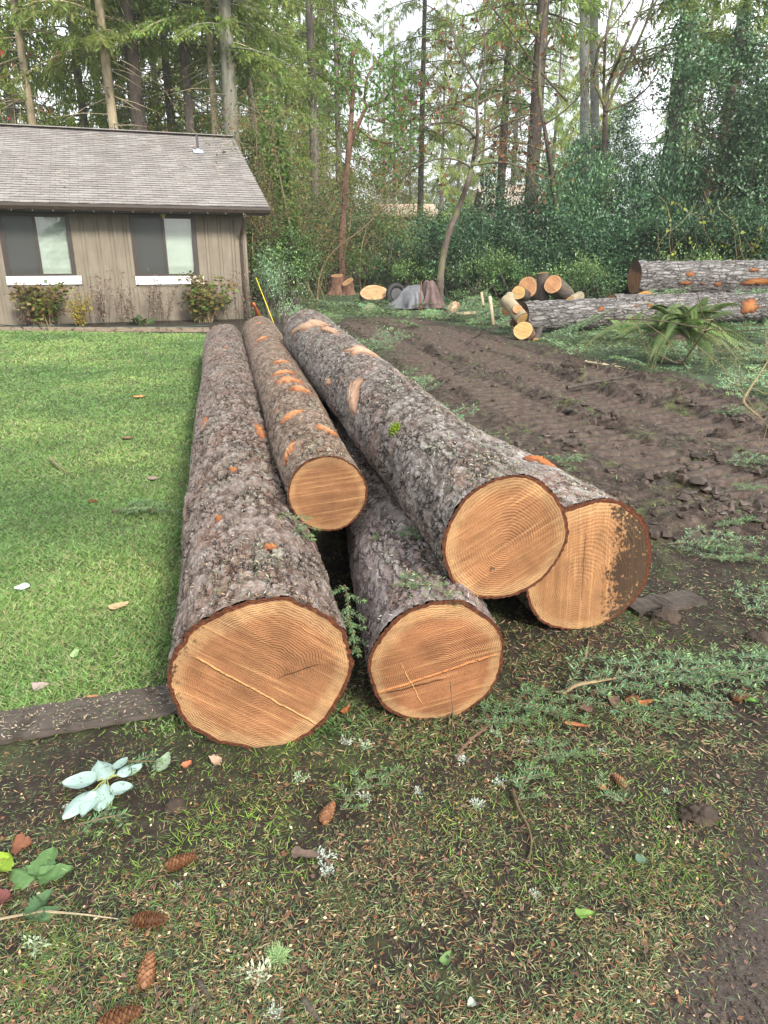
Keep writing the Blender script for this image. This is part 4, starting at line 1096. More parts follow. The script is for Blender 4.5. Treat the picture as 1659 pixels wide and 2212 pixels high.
def twigs(mb, P, rg, n, L, r, depth=1, spread=0.9, up=0.1, tips=None, grav=0.0):
    P = np.asarray(P); m = len(P)
    for k in range(n):
        i = rg.integers(max(1, m // 4), m); p = P[i]
        ax = unit(P[i] - P[max(0, i - 1)])
        d = unit(ax * rg.uniform(0.2, 1) + rg.normal(size=3) * spread + [0, 0, up])
        l = L * rg.uniform(0.5, 1.25)
        q = [p]; dd = d.copy(); st = l / 4
        for j in range(4):
            dd = unit(dd + rg.normal(size=3) * 0.2 + [0, 0, -grav]); q.append(q[-1] + dd * st)
        q = np.array(q); mb.tube(q, np.linspace(r, r * 0.35, 5), 4, False)
        if tips is not None: tips.append(q[-1]); tips.append(q[2])
        if depth > 0: twigs(mb, q, rg, max(2, int(n * 0.45) if n < 8 else 3), L * 0.5, r * 0.5, depth - 1, spread, up, tips, grav)

def px_path(pts, y, jit=0.0, rg=None):
    out = []
    for k, (u, v) in enumerate(pts):
        yy = y + (rg.normal() * jit if rg is not None and k else 0)
        out.append(at_y(u, v, yy))
    return np.array([list(p) for p in out])

def leaf_clumps(mb, tips, rg, n, L, W, cols, spread=0.25, down=0.0):
    tips = np.asarray(tips); k = rg.integers(0, len(tips), n)
    B = tips[k] + rg.normal(size=(n, 3)) * spread
    d = unit(rdir(n, rg) + np.array([0, 0, -down])); s = unit(np.cross(d, rdir(n, rg)))
    cols = np.asarray(cols); cc = cols[rg.integers(0, len(cols), n)] * rg.uniform(0.7, 1.3, (n, 1))
    mb.cards(B, d, s, L * rg.uniform(0.6, 1.3, n), W * rg.uniform(0.6, 1.3, n), cc)

def limb_tree(name, paths, y, label, trunk_m, leaf_m=None, leafspec=None, tw=(10, 1.2, 0.02, 1), seed=1, jit=0.15, twig_start=1):
    rg = np.random.default_rng(seed)
    b = at_y(paths[0][0][0][0], paths[0][0][0][1], y); zb = hz(b.x, y)
    root = empty(name, (b.x, y, zb)); tag(root, label, 'tree')
    off = np.array([b.x, y, zb]); tk = MB(); tips = []
    for k, (pts, w0, w1) in enumerate(paths):
        P = px_path(pts, y, jit, rg) - off
        if k == 0: P[0][2] = -0.1
        Q = smooth_path(P, max(8, len(P) * 4)); t = y * 0.96
        tk.tube(Q, np.linspace(w0, w1, len(Q)) / FPX * t / 2 * (1 + 0.06 * rg.normal(size=len(Q))), 9 if w0 > 8 else 6)
        if k >= twig_start: twigs(tk, Q, rg, tw[0], tw[1], tw[2], tw[3], tips=tips)
    tk.build('trunk', trunk_m, root, True)
    if leafspec:
        lf = MB(); leaf_clumps(lf, tips, rg, *leafspec); lf.build('leaves', leaf_m, root)
    return root

BR = [(0.16, 0.05, 0.025), (0.22, 0.09, 0.04), (0.12, 0.035, 0.025), (0.28, 0.14, 0.06)]
limb_tree('leaning_tree', [
    ([(950, 668), (950, 610), (957, 550), (970, 500), (995, 440), (1012, 390), (1020, 355), (1030, 310), (1033, 270), (1028, 225), (1036, 180)], 18, 4),
    ([(1018, 362), (990, 345), (955, 340), (915, 352), (880, 378), (862, 392)], 4.5, 2),
    ([(1018, 358), (1050, 352), (1090, 350), (1130, 362), (1180, 386)], 5.5, 3),
    ([(1030, 310), (1060, 280), (1100, 262), (1140, 250)], 6, 2),
    ([(1030, 300), (1000, 270), (965, 262), (925, 270)], 6, 2),
    ([(1028, 235), (990, 222), (950, 232), (915, 260)], 5, 2),
    ([(1030, 225), (1065, 205), (1100, 200)], 5, 2),
    ([(1034, 190), (1010, 150), (985, 100), (975, 40)], 5, 2),
    ([(1036, 185), (1050, 120), (1045, 60), (1060, 0)], 5, 2),
    ([(1022, 340), (1050, 320), (1085, 322)], 5, 2)],
    22.4, 'leaning leafless tree with red-brown dead leaves, growing beside the tarp', TR_mossy, LF_soft, (520, 0.15, 0.09, BR, 0.16, 0.7), (9, 1.3, 0.014, 2), 41, 0.25, 1)
limb_tree('madrone_tree', [
    ([(739, 604), (737, 540), (741, 470), (746, 410), (751, 350), (755, 300), (760, 240), (764, 190), (757, 145), (763, 106)], 17, 7),
    ([(755, 318), (768, 280), (783, 250), (790, 230)], 10, 7),
    ([(790, 230), (812, 226), (835, 212), (848, 188)], 6, 3),
    ([(790, 230), (786, 200), (795, 160), (815, 130)], 5, 2),
    ([(760, 240), (748, 190), (735, 150), (727, 110)], 5, 3),
    ([(783, 250), (820, 262), (850, 270)], 4, 2),
    ([(770, 275), (800, 300), (835, 310), (860, 330)], 4, 2),
    ([(752, 345), (790, 340), (820, 365)], 3, 1)],
    27.0, 'madrone with a bare reddish broken trunk and one leafy side branch', TR_madrone, LF_soft, (1900, 0.17, 0.075, [(0.10, 0.2, 0.03), (0.14, 0.25, 0.045), (0.07, 0.15, 0.03)], 0.3, 0.2), (6, 1.4, 0.016, 1), 43, 0.3, 2)
limb_tree('mossy_maple', [
    ([(1215, 560), (1205, 460), (1193, 390), (1182, 310), (1170, 240), (1163, 180), (1168, 90), (1182, -10)], 11, 6),
    ([(1163, 178), (1130, 165), (1098, 130), (1062, 118), (1020, 100)], 5, 2),
    ([(1225, 218), (1180, 170), (1130, 105), (1098, 60), (1062, 15)], 6, 3),
    ([(1165, 140), (1185, 90), (1210, 40), (1215, -20)], 4, 2),
    ([(1168, 100), (1140, 50), (1130, 0)], 4, 2),
    ([(1175, 270), (1220, 240), (1260, 200), (1265, 140)], 4, 2),
    ([(1185, 330), (1140, 312), (1100, 305), (1060, 290)], 4, 2),
    ([(1190, 370), (1130, 350), (1075, 330)], 5, 2)],
    25.0, 'slender mossy bare tree whose limbs arch in front of the thick brown trunk', TR_mossy, LF_soft, (260, 0.15, 0.08, BR, 0.2, 1.0), (8, 1.3, 0.012, 2), 47, 0.4, 1)
limb_tree('mossy_maple', [
    ([(1300, 560), (1304, 420), (1305, 330), (1308, 240)], 13, 10),
    ([(1308, 240), (1330, 190), (1370, 110), (1400, 40), (1420, -30)], 7, 4),
    ([(1308, 240), (1314, 180), (1345, 110), (1385, 20), (1395, -20)], 8, 4),
    ([(1306, 250), (1304, 180), (1308, 80), (1325, -10)], 7, 4),
    ([(1314, 180), (1350, 150), (1390, 130), (1430, 120)], 5, 2),
    ([(1345, 110), (1365, 110), (1380, 140), (1392, 165)], 5, 2),
    ([(1306, 230), (1280, 170), (1295, 90), (1345, 30), (1375, -20)], 6, 3),
    ([(1308, 240), (1360, 222), (1400, 190), (1425, 150)], 6, 2)],
    26.5, 'mossy bare tree fanning into many upright limbs left of the tall holly', TR_mossy, LF_soft, (160, 0.15, 0.08, BR, 0.2, 1.0), (7, 1.4, 0.014, 2), 48, 0.4, 1)
for k, (u, lab) in enumerate([(1262, 'pale grey alder trunk, left one of a close pair'), (1284, 'pale grey alder trunk, right one of a close pair')]):
    limb_tree('alder_tree', [([(u + 4, 560), (u + 3, 420), (u + 2, 300), (u, 150), (u - 1, 0), (u - 3, -150), (u - 4, -300)], 21 - 2 * k, 15),
        ([(u, 100), (u - 30, 60), (u - 60, 50)], 4, 2), ([(u, 20), (u + 40, -40), (u + 60, -60)], 4, 2)], 33 + k, lab, TR_alder, None, None, (5, 1.2, 0.014, 1), 60 + k, 0.03, 1)

# tangle of tan bare stems right of the house, ivy hanging in it
def thicket(name, u, y, h, wd, label, seed, nst=16, ivy=True, tan=True):
    rg = np.random.default_rng(seed)
    x = xat(u, y, 1); z = hz(x, y); root = empty(name, (x, y, z)); tag(root, label, 'shrub')
    st = MB(); tips = []
    for k in range(nst):
        p = np.array([rg.normal() * wd * 0.3, rg.normal() * 0.5, -0.05]); d = unit([rg.normal() * 0.3, rg.normal() * 0.25, 1])
        q = [p]; l = h * rg.uniform(0.5, 1.05)
        for j in range(8):
            d = unit(d + rg.normal(size=3) * 0.16 + [rg.normal() * 0.06, 0, -0.03 * j * (k % 3)]); q.append(q[-1] + d * l / 8)
        q = smooth_path(q, 14); st.tube(q, np.linspace(0.03, 0.006, 14) * rg.uniform(0.6, 1.4), 5, False)
        twigs(st, q, rg, 9, 1.5, 0.009, 2, 0.8, 0.15, tips, 0.06)
    st.build('stems', TR_twig, root, True)
    tips = np.array(tips)
    lf = MB()
    cols = [(0.09, 0.13, 0.035), (0.06, 0.10, 0.03), (0.15, 0.16, 0.05), (0.2, 0.12, 0.05)]
    leaf_clumps(lf, tips, rg, 5200, 0.09, 0.05, cols, 0.22, 0.3)
    if ivy:
        # a column of ivy climbing one stem
        n = 2300; zz = rg.uniform(0.4, h * 0.72, n); rad = 0.1 + 0.55 * vn(zz * 1.5, zz * 0, seed) ** 1.5; az = rg.uniform(0, 6.28, n)
        B = np.stack([wd * 0.12 + 0.25 * np.sin(zz * 0.9) + np.cos(az) * rad * rg.random(n) ** 0.4, -0.3 + np.sin(az) * rad * rg.random(n) ** 0.4, zz], -1)
        d = unit(np.stack([np.cos(az), np.sin(az), -0.9 + 0 * az], -1) + rg.normal(size=(n, 3)) * 0.4); s = unit(np.cross(d, rdir(n, rg)))
        lf.cards(B, d, s, rg.uniform(0.07, 0.13, n), rg.uniform(0.06, 0.1, n), np.array([(0.07, 0.15, 0.025), (0.11, 0.19, 0.04), (0.045, 0.10, 0.02)])[rg.integers(0, 3, n)])
    lf.build('leaves', LF_soft, root)
    return root
thicket('bare_thicket', 600, 23.5, 8.0, 2.6, 'tall tangle of tan bare stems hung with bright ivy right of the house', 71, 16, True)
thicket('bare_thicket', 672, 27.0, 6.0, 2.6, 'lower tangle of bare stems between the ivy and the madrone', 72, 13, False)
thicket('bare_thicket', 548, 25.5, 6.0, 2.4, 'tangled bare stems directly behind the end of the house', 73, 12, False)
thicket('bare_thicket', 820, 31.0, 4.5, 4.2, 'thin bare brush in front of the tan-roofed house', 74, 16, False)

# ---------------------------------------------------------------- leafy shrubs
def shrub_mb(seed, rx, ry, h, nclump, per, L, W, cols, z0=0.1, power=0.55, lobes=5, upright=0.5):
    cols = [tuple(c * k for c, k in zip(q, (1.4, 1.4, 1.2))) for q in cols]
    rg = np.random.default_rng(seed); st = MB(); lf = MB()
    cen = [(0, 0, h * 0.5, rx, ry, h * 0.52)]
    for k in range(lobes):
        a = rg.uniform(0, 6.28); zc = rg.uniform(0.25, 0.95) * h
        cen.append((math.cos(a) * rx * 0.6, math.sin(a) * ry * 0.6, zc, rx * rg.uniform(0.3, 0.6), ry * rg.uniform(0.3, 0.6), h * rg.uniform(0.12, 0.28)))
    cols = np.array(cols)
    cl = []
    wts = np.array([1.0] + [0.32] * lobes); wts /= wts.sum()
    pick = rg.choice(len(cen), nclump, p=wts)
    for i in pick:
        c = cen[i]; d = rdir(1, rg)[0]; r = rg.random() ** power
        p = np.array([c[0] + d[0] * c[3] * r, c[1] + d[1] * c[4] * r, c[2] + d[2] * c[5] * r])
        if p[2] > z0: cl.append((p, d))
    P = np.array([c[0] for c in cl]); D = np.array([c[1] for c in cl]); n = len(P)
    # gaps: drop clumps where a coarse noise is low
    keep = vn(P[:, 0] * 1.6 + 9 + P[:, 1], P[:, 2] * 1.6 + P[:, 1] * 0.7, seed) > 0.4
    P, D = P[keep], D[keep]; n = len(P)
    B = np.repeat(P, per, axis=0) + rg.normal(size=(n * per, 3)) * L * 0.9
    d = unit(np.repeat(D, per, axis=0) * 0.7 + rdir(n * per, rg) + np.array([0, 0, upright * 0.3]))
    s = unit(np.cross(d, np.array([0, 0, 1.0]) + rdir(n * per, rg) * 0.7))
    cc = cols[rg.integers(0, len(cols), n)]; cc = np.repeat(cc * rg.uniform(0.6, 1.5, (n, 1)), per, axis=0) * rg.uniform(0.6, 1.5, (n * per, 1))
    lf.cards(B, d, s, L * rg.uniform(0.6, 1.25, n * per), W * rg.uniform(0.6, 1.25, n * per), cc)
    for k in range(max(5, int(rx * 6))):
        j = rg.integers(0, n); p0 = np.array([rg.normal() * rx * 0.2, rg.normal() * ry * 0.2, -0.1]); q = P[j] * 0.92
        st.tube(smooth_path([p0, p0 * 0.6 + q * 0.4 + [0, 0, 0.2], q], 8), np.linspace(0.035, 0.008, 8), 5, False)
    return st, lf
DK = [(0.04, 0.085, 0.055), (0.06, 0.115, 0.065), (0.075, 0.14, 0.075), (0.035, 0.07, 0.045)]
MG = [(0.07, 0.13, 0.05), (0.1, 0.17, 0.065), (0.05, 0.10, 0.045), (0.12, 0.18, 0.06)]
HO = [(0.04, 0.08, 0.055), (0.065, 0.12, 0.08), (0.05, 0.10, 0.055), (0.085, 0.145, 0.09)]
sprot = {}
def put_shrub(kind, u, y, s, label, group=None, cat='shrub', name=None, z=None):
    x = xat(u, y, 1); zz = hz(x, y) if z is None else z
    if kind not in sprot:
        if kind == 'rhodo': a = shrub_mb(201, 1.9, 1.3, 3.4, 1500, 10, 0.13, 0.05, DK)
        if kind == 'holly': a = shrub_mb(202, 1.9, 1.5, 7.6, 2900, 11, 0.11, 0.062, HO, 0.3, 0.6, 11)
        if kind == 'low': a = shrub_mb(203, 1.3, 0.9, 1.9, 800, 10, 0.085, 0.04, MG)
        if kind == 'loose': a = shrub_mb(204, 1.7, 1.2, 3.6, 800, 9, 0.11, 0.055, MG, 0.2, 0.5, 7)
        if kind == 'pale': a = shrub_mb(205, 0.72, 0.6, 1.75, 330, 9, 0.06, 0.026, [(0.10, 0.15, 0.10), (0.07, 0.12, 0.07), (0.13, 0.18, 0.13)], 0.05, 0.5, 5)
        nm = name or {'rhodo': 'dark_shrub', 'holly': 'holly_tree', 'low': 'low_shrub', 'loose': 'loose_shrub', 'pale': 'pale_shrub'}[kind]
        o = plant(nm, [('stems', a[0], TR_dark), ('leaves', a[1], LF_broad)], (x, y, zz), 0, label, cat, group); sprot[kind] = o
    else:
        o = reuse(sprot[kind], (x, y, zz), 0, (1, 1, 1), label, group)
        o['category'] = cat
        if not group and 'group' in o: del o['group']
    s = s if isinstance(s, tuple) else (s, s, s)
    o.scale = s; o.rotation_euler = (0, 0, random.uniform(-0.5, 0.5) + random.choice((0, math.pi)))
    return o
GH = 'tall hollies and dark shrubs along the right edge of the clearing'
put_shrub('pale', 600, 17.6, 1.0, 'small pale grey-green shrub by the corner of the house')
put_shrub('pale', 575, 19.2, (.9, .9, .8), 'pale leafy shrub behind the yellow pole')
put_shrub('holly', 1500, 25.0, (1.15, 1.15, 1.12), 'tallest dark glossy holly with upright top, on the right', None, 'tree')
put_shrub('holly', 1640, 23.8, (1.1, 1.0, 1.0), 'holly with clusters of red berries at the right edge', None, 'tree')
put_shrub('holly', 1265, 28.5, (.85, .8, 0.85), 'holly in front of the pair of alder trunks', None, 'tree')
put_shrub('holly', 1390, 27.5, (.85, .8, 0.7), 'holly filling the gap left of the tallest holly', None, 'tree')
put_shrub('holly', 1590, 29.0, (1.15, 1.1, 1.0), 'holly behind the berry holly, in front of the dark fir trunk', None, 'tree')
put_shrub('holly', 1760, 26.0, (1.1, 1.1, 1.05), 'holly mostly beyond the right edge', None, 'tree')
for (u, y, s, lab) in [(905, 26.5, (.9, 1, .62), 'dark shrub left of the leaning tree, behind the white post'), (1010, 24.6, (1.1, 1, .9), 'broad dark shrub right behind the leaning tree'), (1105, 25.4, (1.1, 1, .98), 'dark shrub beside the foot of the thick brown trunk'), (1180, 23.6, (.9, 1, .72), 'dark shrub behind the firewood pile'), (1290, 23.6, (1.15, 1, .95), 'dark shrub left of the raised log'), (1385, 23.2, (1.1, 1, .7), 'dark shrub behind the end of the raised log'), (1490, 22.8, (1.1, 1, .8), 'dark shrub behind the middle of the raised log'), (1600, 22.4, (1.1, 1, .95), 'dark shrub behind the right part of the raised log'), (1700, 22.0, (1.1, 1, 1), 'dark shrub at the right edge behind the raised log'), (1235, 25.5, (.8, 1, 1.5), 'tall narrow dark shrub left of the mossy fan of limbs'), (1110, 27.5, (.9, 1, 1.35), 'tall dark shrub touching the thick brown trunk'), (1420, 24.5, (.9, 1, 1.5), 'tall dark shrub at the foot of the tallest holly'), (1340, 26, (1.2, 1, 1.15), 'dark shrub mass under the mossy fan of limbs')]:
    put_shrub('rhodo', u, y, s, lab, 'dark evergreen shrubs round the clearing')
for (u, y, s, lab) in [(700, 30.0, (1.1, 1, .9), 'loose green shrub left of the madrone foot'), (780, 30.5, (1.2, 1, .7), 'loose green shrub right of the madrone foot'), (850, 29.5, (1.1, 1, .75), 'loose shrub in front of the tan-roofed house'), (640, 26.5, (1.1, 1, .75), 'loose shrub at the foot of the bare thicket'), (590, 22.5, (.9, 1, .62), 'loose shrub under the hanging ivy'), (560, 28, (1.2, 1, 1.1), 'loose shrub behind the corner of the house'), (965, 27.5, (1, 1, .8), 'loose shrub behind the leaning tree'), (735, 34, (1.3, 1, 1.0), 'loose shrub farther back behind the madrone'), (880, 35, (1.3, 1, .8), 'loose shrub far back by the neighbour roof'), (640, 33, (1.3, 1, 1.2), 'loose shrub far back behind the thicket')]:
    put_shrub('loose', u, y, s, lab, 'loose green shrubs at the back')
for (u, y, s, lab) in [(668, 25.5, .8, 'low shrub left of the double stump'), (790, 27.5, .85, 'low shrub right of the double stump'), (860, 25.5, .9, 'low shrub behind the black tyre'), (900, 24.2, .7, 'low shrub behind the tarp'), (1040, 22.8, .9, 'low shrub right of the leaning tree foot'), (1090, 22.6, .8, 'low shrub left behind the firewood'), (1230, 21.6, .8, 'low shrub right of the firewood pile'), (1290, 20.6, .75, 'low shrub at the end of the raised log'), (1480, 21.6, .9, 'low shrub peeping over the raised log'), (620, 21.5, .9, 'low shrub behind the pale shrub')]:
    put_shrub('low', u, y, s, lab, 'low shrubs along the clearing')
# red berries on the right-hand holly
for o in [o for o in C.objects if o.get('label', '').startswith('holly with clusters')]:
    rg = np.random.default_rng(88); bm = MB(); n = 130
    for k in range(n):
        d = rdir(1, rg)[0]; d[1] = -abs(d[1]); p = np.array([d[0] * 1.85, d[1] * 1.45, 4.0 + d[2] * 3.2])
        for j in range(9):
            c_ = p + rg.normal(size=3) * 0.09; e = 0.013
            bm.add([c_ + [e, 0, 0], c_ + [0, e, 0], c_ - [e, 0, 0], c_ - [0, e, 0], c_ + [0, 0, e], c_ - [0, 0, e]], [(0, 1, 4), (1, 2, 4), (2, 3, 4), (3, 0, 4), (1, 0, 5), (2, 1, 5), (3, 2, 5), (0, 3, 5)])
    b = bm.build('berries', simple('red_berries', (0.42, 0.02, 0.02), 0.3), o); b['kind'] = 'stuff'
# yellow-green vine over the shrubs at the right
rg = np.random.default_rng(91)
vm = MB(); vs = MB(); vx = xat(1560, 21.6, 1); vz = hz(vx, 21.6); tp_ = []
for k in range(26):
    p = np.array([rg.uniform(-2.3, 2.6), rg.uniform(-0.4, 0.4), rg.uniform(1.2, 3.2)]); q = [p]
    d = unit([rg.normal(), 0.1 * rg.normal(), -0.8])
    for j in range(6): d = unit(d + rg.normal(size=3) * 0.3 + [0, 0, -0.1]); q.append(q[-1] + d * 0.28)
    vs.tube(np.array(q), 0.006, 4, False); tp_ += q[1:]
leaf_clumps(vm, tp_, rg, 260, 0.11, 0.09, [(0.2, 0.29, 0.03), (0.27, 0.33, 0.04), (0.12, 0.2, 0.03)], 0.08, 0.5)
vr = empty('climbing_vine', (vx, 21.6, vz)); tag(vr, 'yellow-green vine trailing over the shrubs behind the raised log', 'vine')
vm.build('leaves', LF_soft, vr); vs.build('stems', TR_twig, vr)
# red autumn twigs above the roof on the far left
rg = np.random.default_rng(93)
rx_ = xat(38, 27, 5); rm_ = MB(); rs_ = MB(); tp_ = []
for k in range(5):
    q = smooth_path([(rg.normal() * .3, 0, -0.1), (rg.normal() * .5, 0, 3.0), (rg.normal() * 0.9, rg.normal() * .4, 5.9 + rg.random())], 10); rs_.tube(q, np.linspace(0.03, 0.006, 10), 5, False); twigs(rs_, q, rg, 6, 0.9, 0.008, 1, .8, .2, tp_)
tp_ = [p for p in tp_ if p[2] > 4.6]
leaf_clumps(rm_, tp_[::5], rg, 60, 0.14, 0.1, [(0.45, 0.04, 0.03), (0.5, 0.10, 0.05), (0.3, 0.03, 0.03)], 0.12, 0.5)
rr_ = empty('red_leaved_sapling', (rx_, 27, hz(rx_, 27))); tag(rr_, 'sapling with a few bright red leaves above the roof at far left', 'tree')
rs_.build('stems', TR_twig, rr_); rm_.build('leaves', LF_soft, rr_)
# ---------------------------------------------------------------- garden at the house wall
def housept(lx, ly):
    q = HP + hd * lx - hn * ly
    return q.x, q.y
def hydrangea(lx, ly, s, label, seed, cols):
    x, y = housept(lx, ly); rg = np.random.default_rng(seed); root = empty('hydrangea_bush', (x, y, hz(x, y))); tag(root, label, 'shrub'); root.scale = (s * 1.25, s * 1.1, s * .82)
    st = MB(); lf = MB(); tips = []; heads = []
    for k in range(22):
        a = rg.uniform(0, 6.28); p = np.array([rg.normal() * .08, rg.normal() * .08, -0.05]); e = np.array([math.cos(a) * rg.uniform(.1, .6), math.sin(a) * rg.uniform(.1, .45), rg.uniform(.55, 1.12)])
        q = smooth_path([p, p * .5 + e * .5 + [0, 0, .12], e], 8); st.tube(q, np.linspace(.01, .005, 8), 5, False); tips += [q[3], q[4], q[5], q[6], q[7]]; heads.append(q[7])
    leaf_clumps(lf, tips, rg, 900, 0.105, 0.07, cols, 0.07, 0.15)
    hb = MB(); leaf_clumps(hb, heads, rg, 900, 0.03, 0.025, [(0.2, 0.12, 0.06), (0.14, 0.075, 0.04), (0.27, 0.2, 0.09)], 0.06)
    st.build('stems', TR_twig, root); lf.build('leaves', LF_soft, root); hb.build('faded_flowers', colmat('dry_flower', 0.85) if 'dry_flower' not in bpy.data.materials else bpy.data.materials['dry_flower'], root)
def wl_(u, v=640): return wallpt(u, v)[0]
HG = [(0.10, 0.19, 0.03), (0.14, 0.22, 0.04), (0.07, 0.12, 0.03), (0.2, 0.14, 0.05), (0.16, 0.09, 0.04), (0.24, 0.24, 0.06)]
hydrangea(wl_(95), -0.55, 1.05, 'hydrangea bush with green and browning leaves under the left window', 301, HG)
hydrangea(wl_(432), -0.6, 1.12, 'hydrangea bush with green and browning leaves right of the right window', 302, HG)
def yellowbush():
    x, y = housept(wl_(168), -0.75); rg = np.random.default_rng(303); root = empty('yellow_bush', (x, y, hz(x, y))); tag(root, 'small bush with yellow leaves beside the left hydrangea', 'shrub')
    st = MB(); lf = MB(); tips = []
    for k in range(26):
        a = rg.uniform(0, 6.28); e = np.array([math.cos(a) * rg.uniform(.1, .42), math.sin(a) * rg.uniform(.1, .35), rg.uniform(.3, .82)])
        q = smooth_path([(0, 0, -.05), e * .5 + [0, 0, .1], e], 8); st.tube(q, .004, 4, False); tips += list(q[2:])
    leaf_clumps(lf, tips, rg, 900, 0.055, 0.03, [(0.38, 0.30, 0.03), (0.45, 0.36, 0.05), (0.28, 0.24, 0.05), (0.3, 0.17, 0.06)], 0.05)
    st.build('stems', TR_twig, root); lf.build('leaves', LF_soft, root)
yellowbush()
def stalks(u, h, n, wd, label, seed):
    x, y = housept(wl_(u), -0.55); rg = np.random.default_rng(seed); root = empty('dry_stalks', (x, y, hz(x, y))); tag(root, label, 'dead plant', 'dead flower stalks along the house wall')
    st = MB(); lf = MB(); tips = []
    for k in range(n):
        p = np.array([rg.normal() * wd * .3, rg.normal() * .12, -.05]); e = p + [rg.normal() * wd * .4, rg.normal() * .1, h * rg.uniform(.6, 1.05)]
        q = smooth_path([p, p * .5 + e * .5 + rg.normal(size=3) * .03, e], 7); st.tube(q, np.linspace(.006, .003, 7), 4, False); tips += list(q[2:])
    leaf_clumps(lf, tips, rg, n * 36, 0.07, 0.022, [(0.13, 0.085, 0.06), (0.2, 0.135, 0.1), (0.09, 0.055, 0.04), (0.24, 0.17, 0.13)], 0.035, 0.8)
    st.build('stems', TR_dark, root); lf.build('leaves', colmat('dead_leaf', 0.9) if 'dead_leaf' not in bpy.data.materials else bpy.data.materials['dead_leaf'], root)
stalks(48, .95, 10, .35, 'dead brown stalks at the far left of the flower bed', 311)
stalks(212, 1.25, 13, .4, 'tall dead brown stalks between the two windows', 312)
stalks(268, .85, 8, .5, 'short sparse dead stalks left of the right window sill', 313)
stalks(338, 1.2, 16, .65, 'wide clump of dead brown stalks under the right window', 314)
stalks(515, 1.15, 9, .45, 'dead brown stalks beside the downspout', 315)

def frond(mb, st, base, d, L, arch, rg, width=0.13, cols=((0.14, 0.23, 0.07), (0.19, 0.28, 0.09), (0.10, 0.17, 0.05))):
    d = unit(d); n = 34; s = np.linspace(0, 1, n)
    out = unit(np.array([d[0], d[1], 0])); q = np.array(base)[None] + (s * L)[:, None] * d[None] - np.array([0, 0, 1.0]) * (arch * L * s ** 2)[:, None]
    q = q + np.cross(out, [0, 0, 1.0])[None] * (rg.normal() * 0.08 * L * s ** 2)[:, None]
    st.tube(q, np.linspace(.006, .002, n), 4, False)
    tg = unit(np.gradient(q, axis=0)); side = unit(np.cross(tg, np.array([0, 0, 1.0])))
    tl = rg.normal() * .5; side = unit(side * math.cos(tl) + np.array([0, 0, 1.0]) * math.sin(tl))
    w = width * np.sin(np.pi * np.clip(s * 0.9 + 0.12, 0, 1)) ** 0.6 * (1 - s * 0.55)
    col = np.array(cols[rg.integers(0, len(cols))]) * rg.uniform(.75, 1.3)
    for sg in (-1, 1):
        for off in (0,):
            b = q[2:] + tg[2:] * (off * L / n); dd = unit(side[2:] * sg + tg[2:] * 0.35 - np.array([0, 0, .18]))
            mb.cards(b, dd, tg[2:], w[2:], L / n * 1.0, col * rg.uniform(.85, 1.15, (n - 2, 1)), 0.3)
def fern(loc, n, L, label, seed, group=None, elev=(0.0, 1.1), cols=None):
    rg = np.random.default_rng(seed); root = empty('sword_fern', loc); tag(root, label, 'fern', group); lf = MB(); st = MB()
    for k in range(n):
        a = rg.uniform(0, 6.28); e = rg.uniform(*elev); kw = {'cols': cols} if cols else {}
        frond(lf, st, (rg.normal() * .13 * L, rg.normal() * .1 * L, 0), (math.cos(a) * math.cos(e), math.sin(a) * math.cos(e), math.sin(e)), L * rg.uniform(.6, 1.1), rg.uniform(.3, .8), rg, **kw)
    lf.build('fronds', LF_soft, root); st.build('stems', TR_twig, root)
    mb_ = MB(); v = rdir(60, rg)
    return root
fern(tuple(at_z(1470, 712, 0.5)), 84, 1.2, 'large sword fern on a root mound in front of the long furrowed log', 321)
fern(tuple(at_z(1352, 722, 0.12)), 9, 0.8, 'small sword fern left of the large one', 322, None, (0.5, 1.3))
x, y = housept(wl_(300), -0.85); fern((x, y, hz(x, y)), 12, 0.5, 'small dark fern in the flower bed between the windows', 323, None, (0.5, 1.2), ((0.04, 0.11, 0.03), (0.06, 0.14, 0.04)))
# root mound under the fern
def mound(name, loc, sx, sy, sz, m, label, cat, seed, n=40):
    rg = np.random.default_rng(seed); a = np.linspace(0, 2 * np.pi, n, endpoint=False); e = np.linspace(-0.4, np.pi / 2, n // 3)
    E_, A_ = np.meshgrid(e, a, indexing='ij'); nx = np.cos(E_) * np.cos(A_); ny = np.cos(E_) * np.sin(A_); nz_ = np.sin(E_)
    r = 1 + 0.55 * fbm(nx * 2.5 + seed + nz_, ny * 2.5 + nz_ * 2, seed, 5) * 1.3 + 0.5 * np.abs(fbm(nx * 7 + seed, ny * 7 + nz_ * 5, seed + 2, 4))
    V = np.stack([nx * r * sx, ny * r * sy, nz_ * r * sz], -1).reshape(-1, 3); i = np.arange(len(e) - 1)[:, None] * n; j = np.arange(n)[None]; jn = (j + 1) % n
    mb = MB(); mb.add(V, np.stack([i + j, i + jn, i + n + jn, i + n + j], -1).reshape(-1, 4)); o = mb.build(name, m, None, True); o.location = loc; tag(o, label, cat); return o
soilm = simple('dark_clod_soil', (0.05, 0.035, 0.026), 0.95, 0.5, 14, 1.0)
p = at_z(1478, 745, 0); mound('root_mound', (p.x, p.y + .1, 0), .6, .5, .4, soilm, 'dark mossy mound of roots under the large fern', 'mound', 5)
CG = 'clods of torn-up turf'
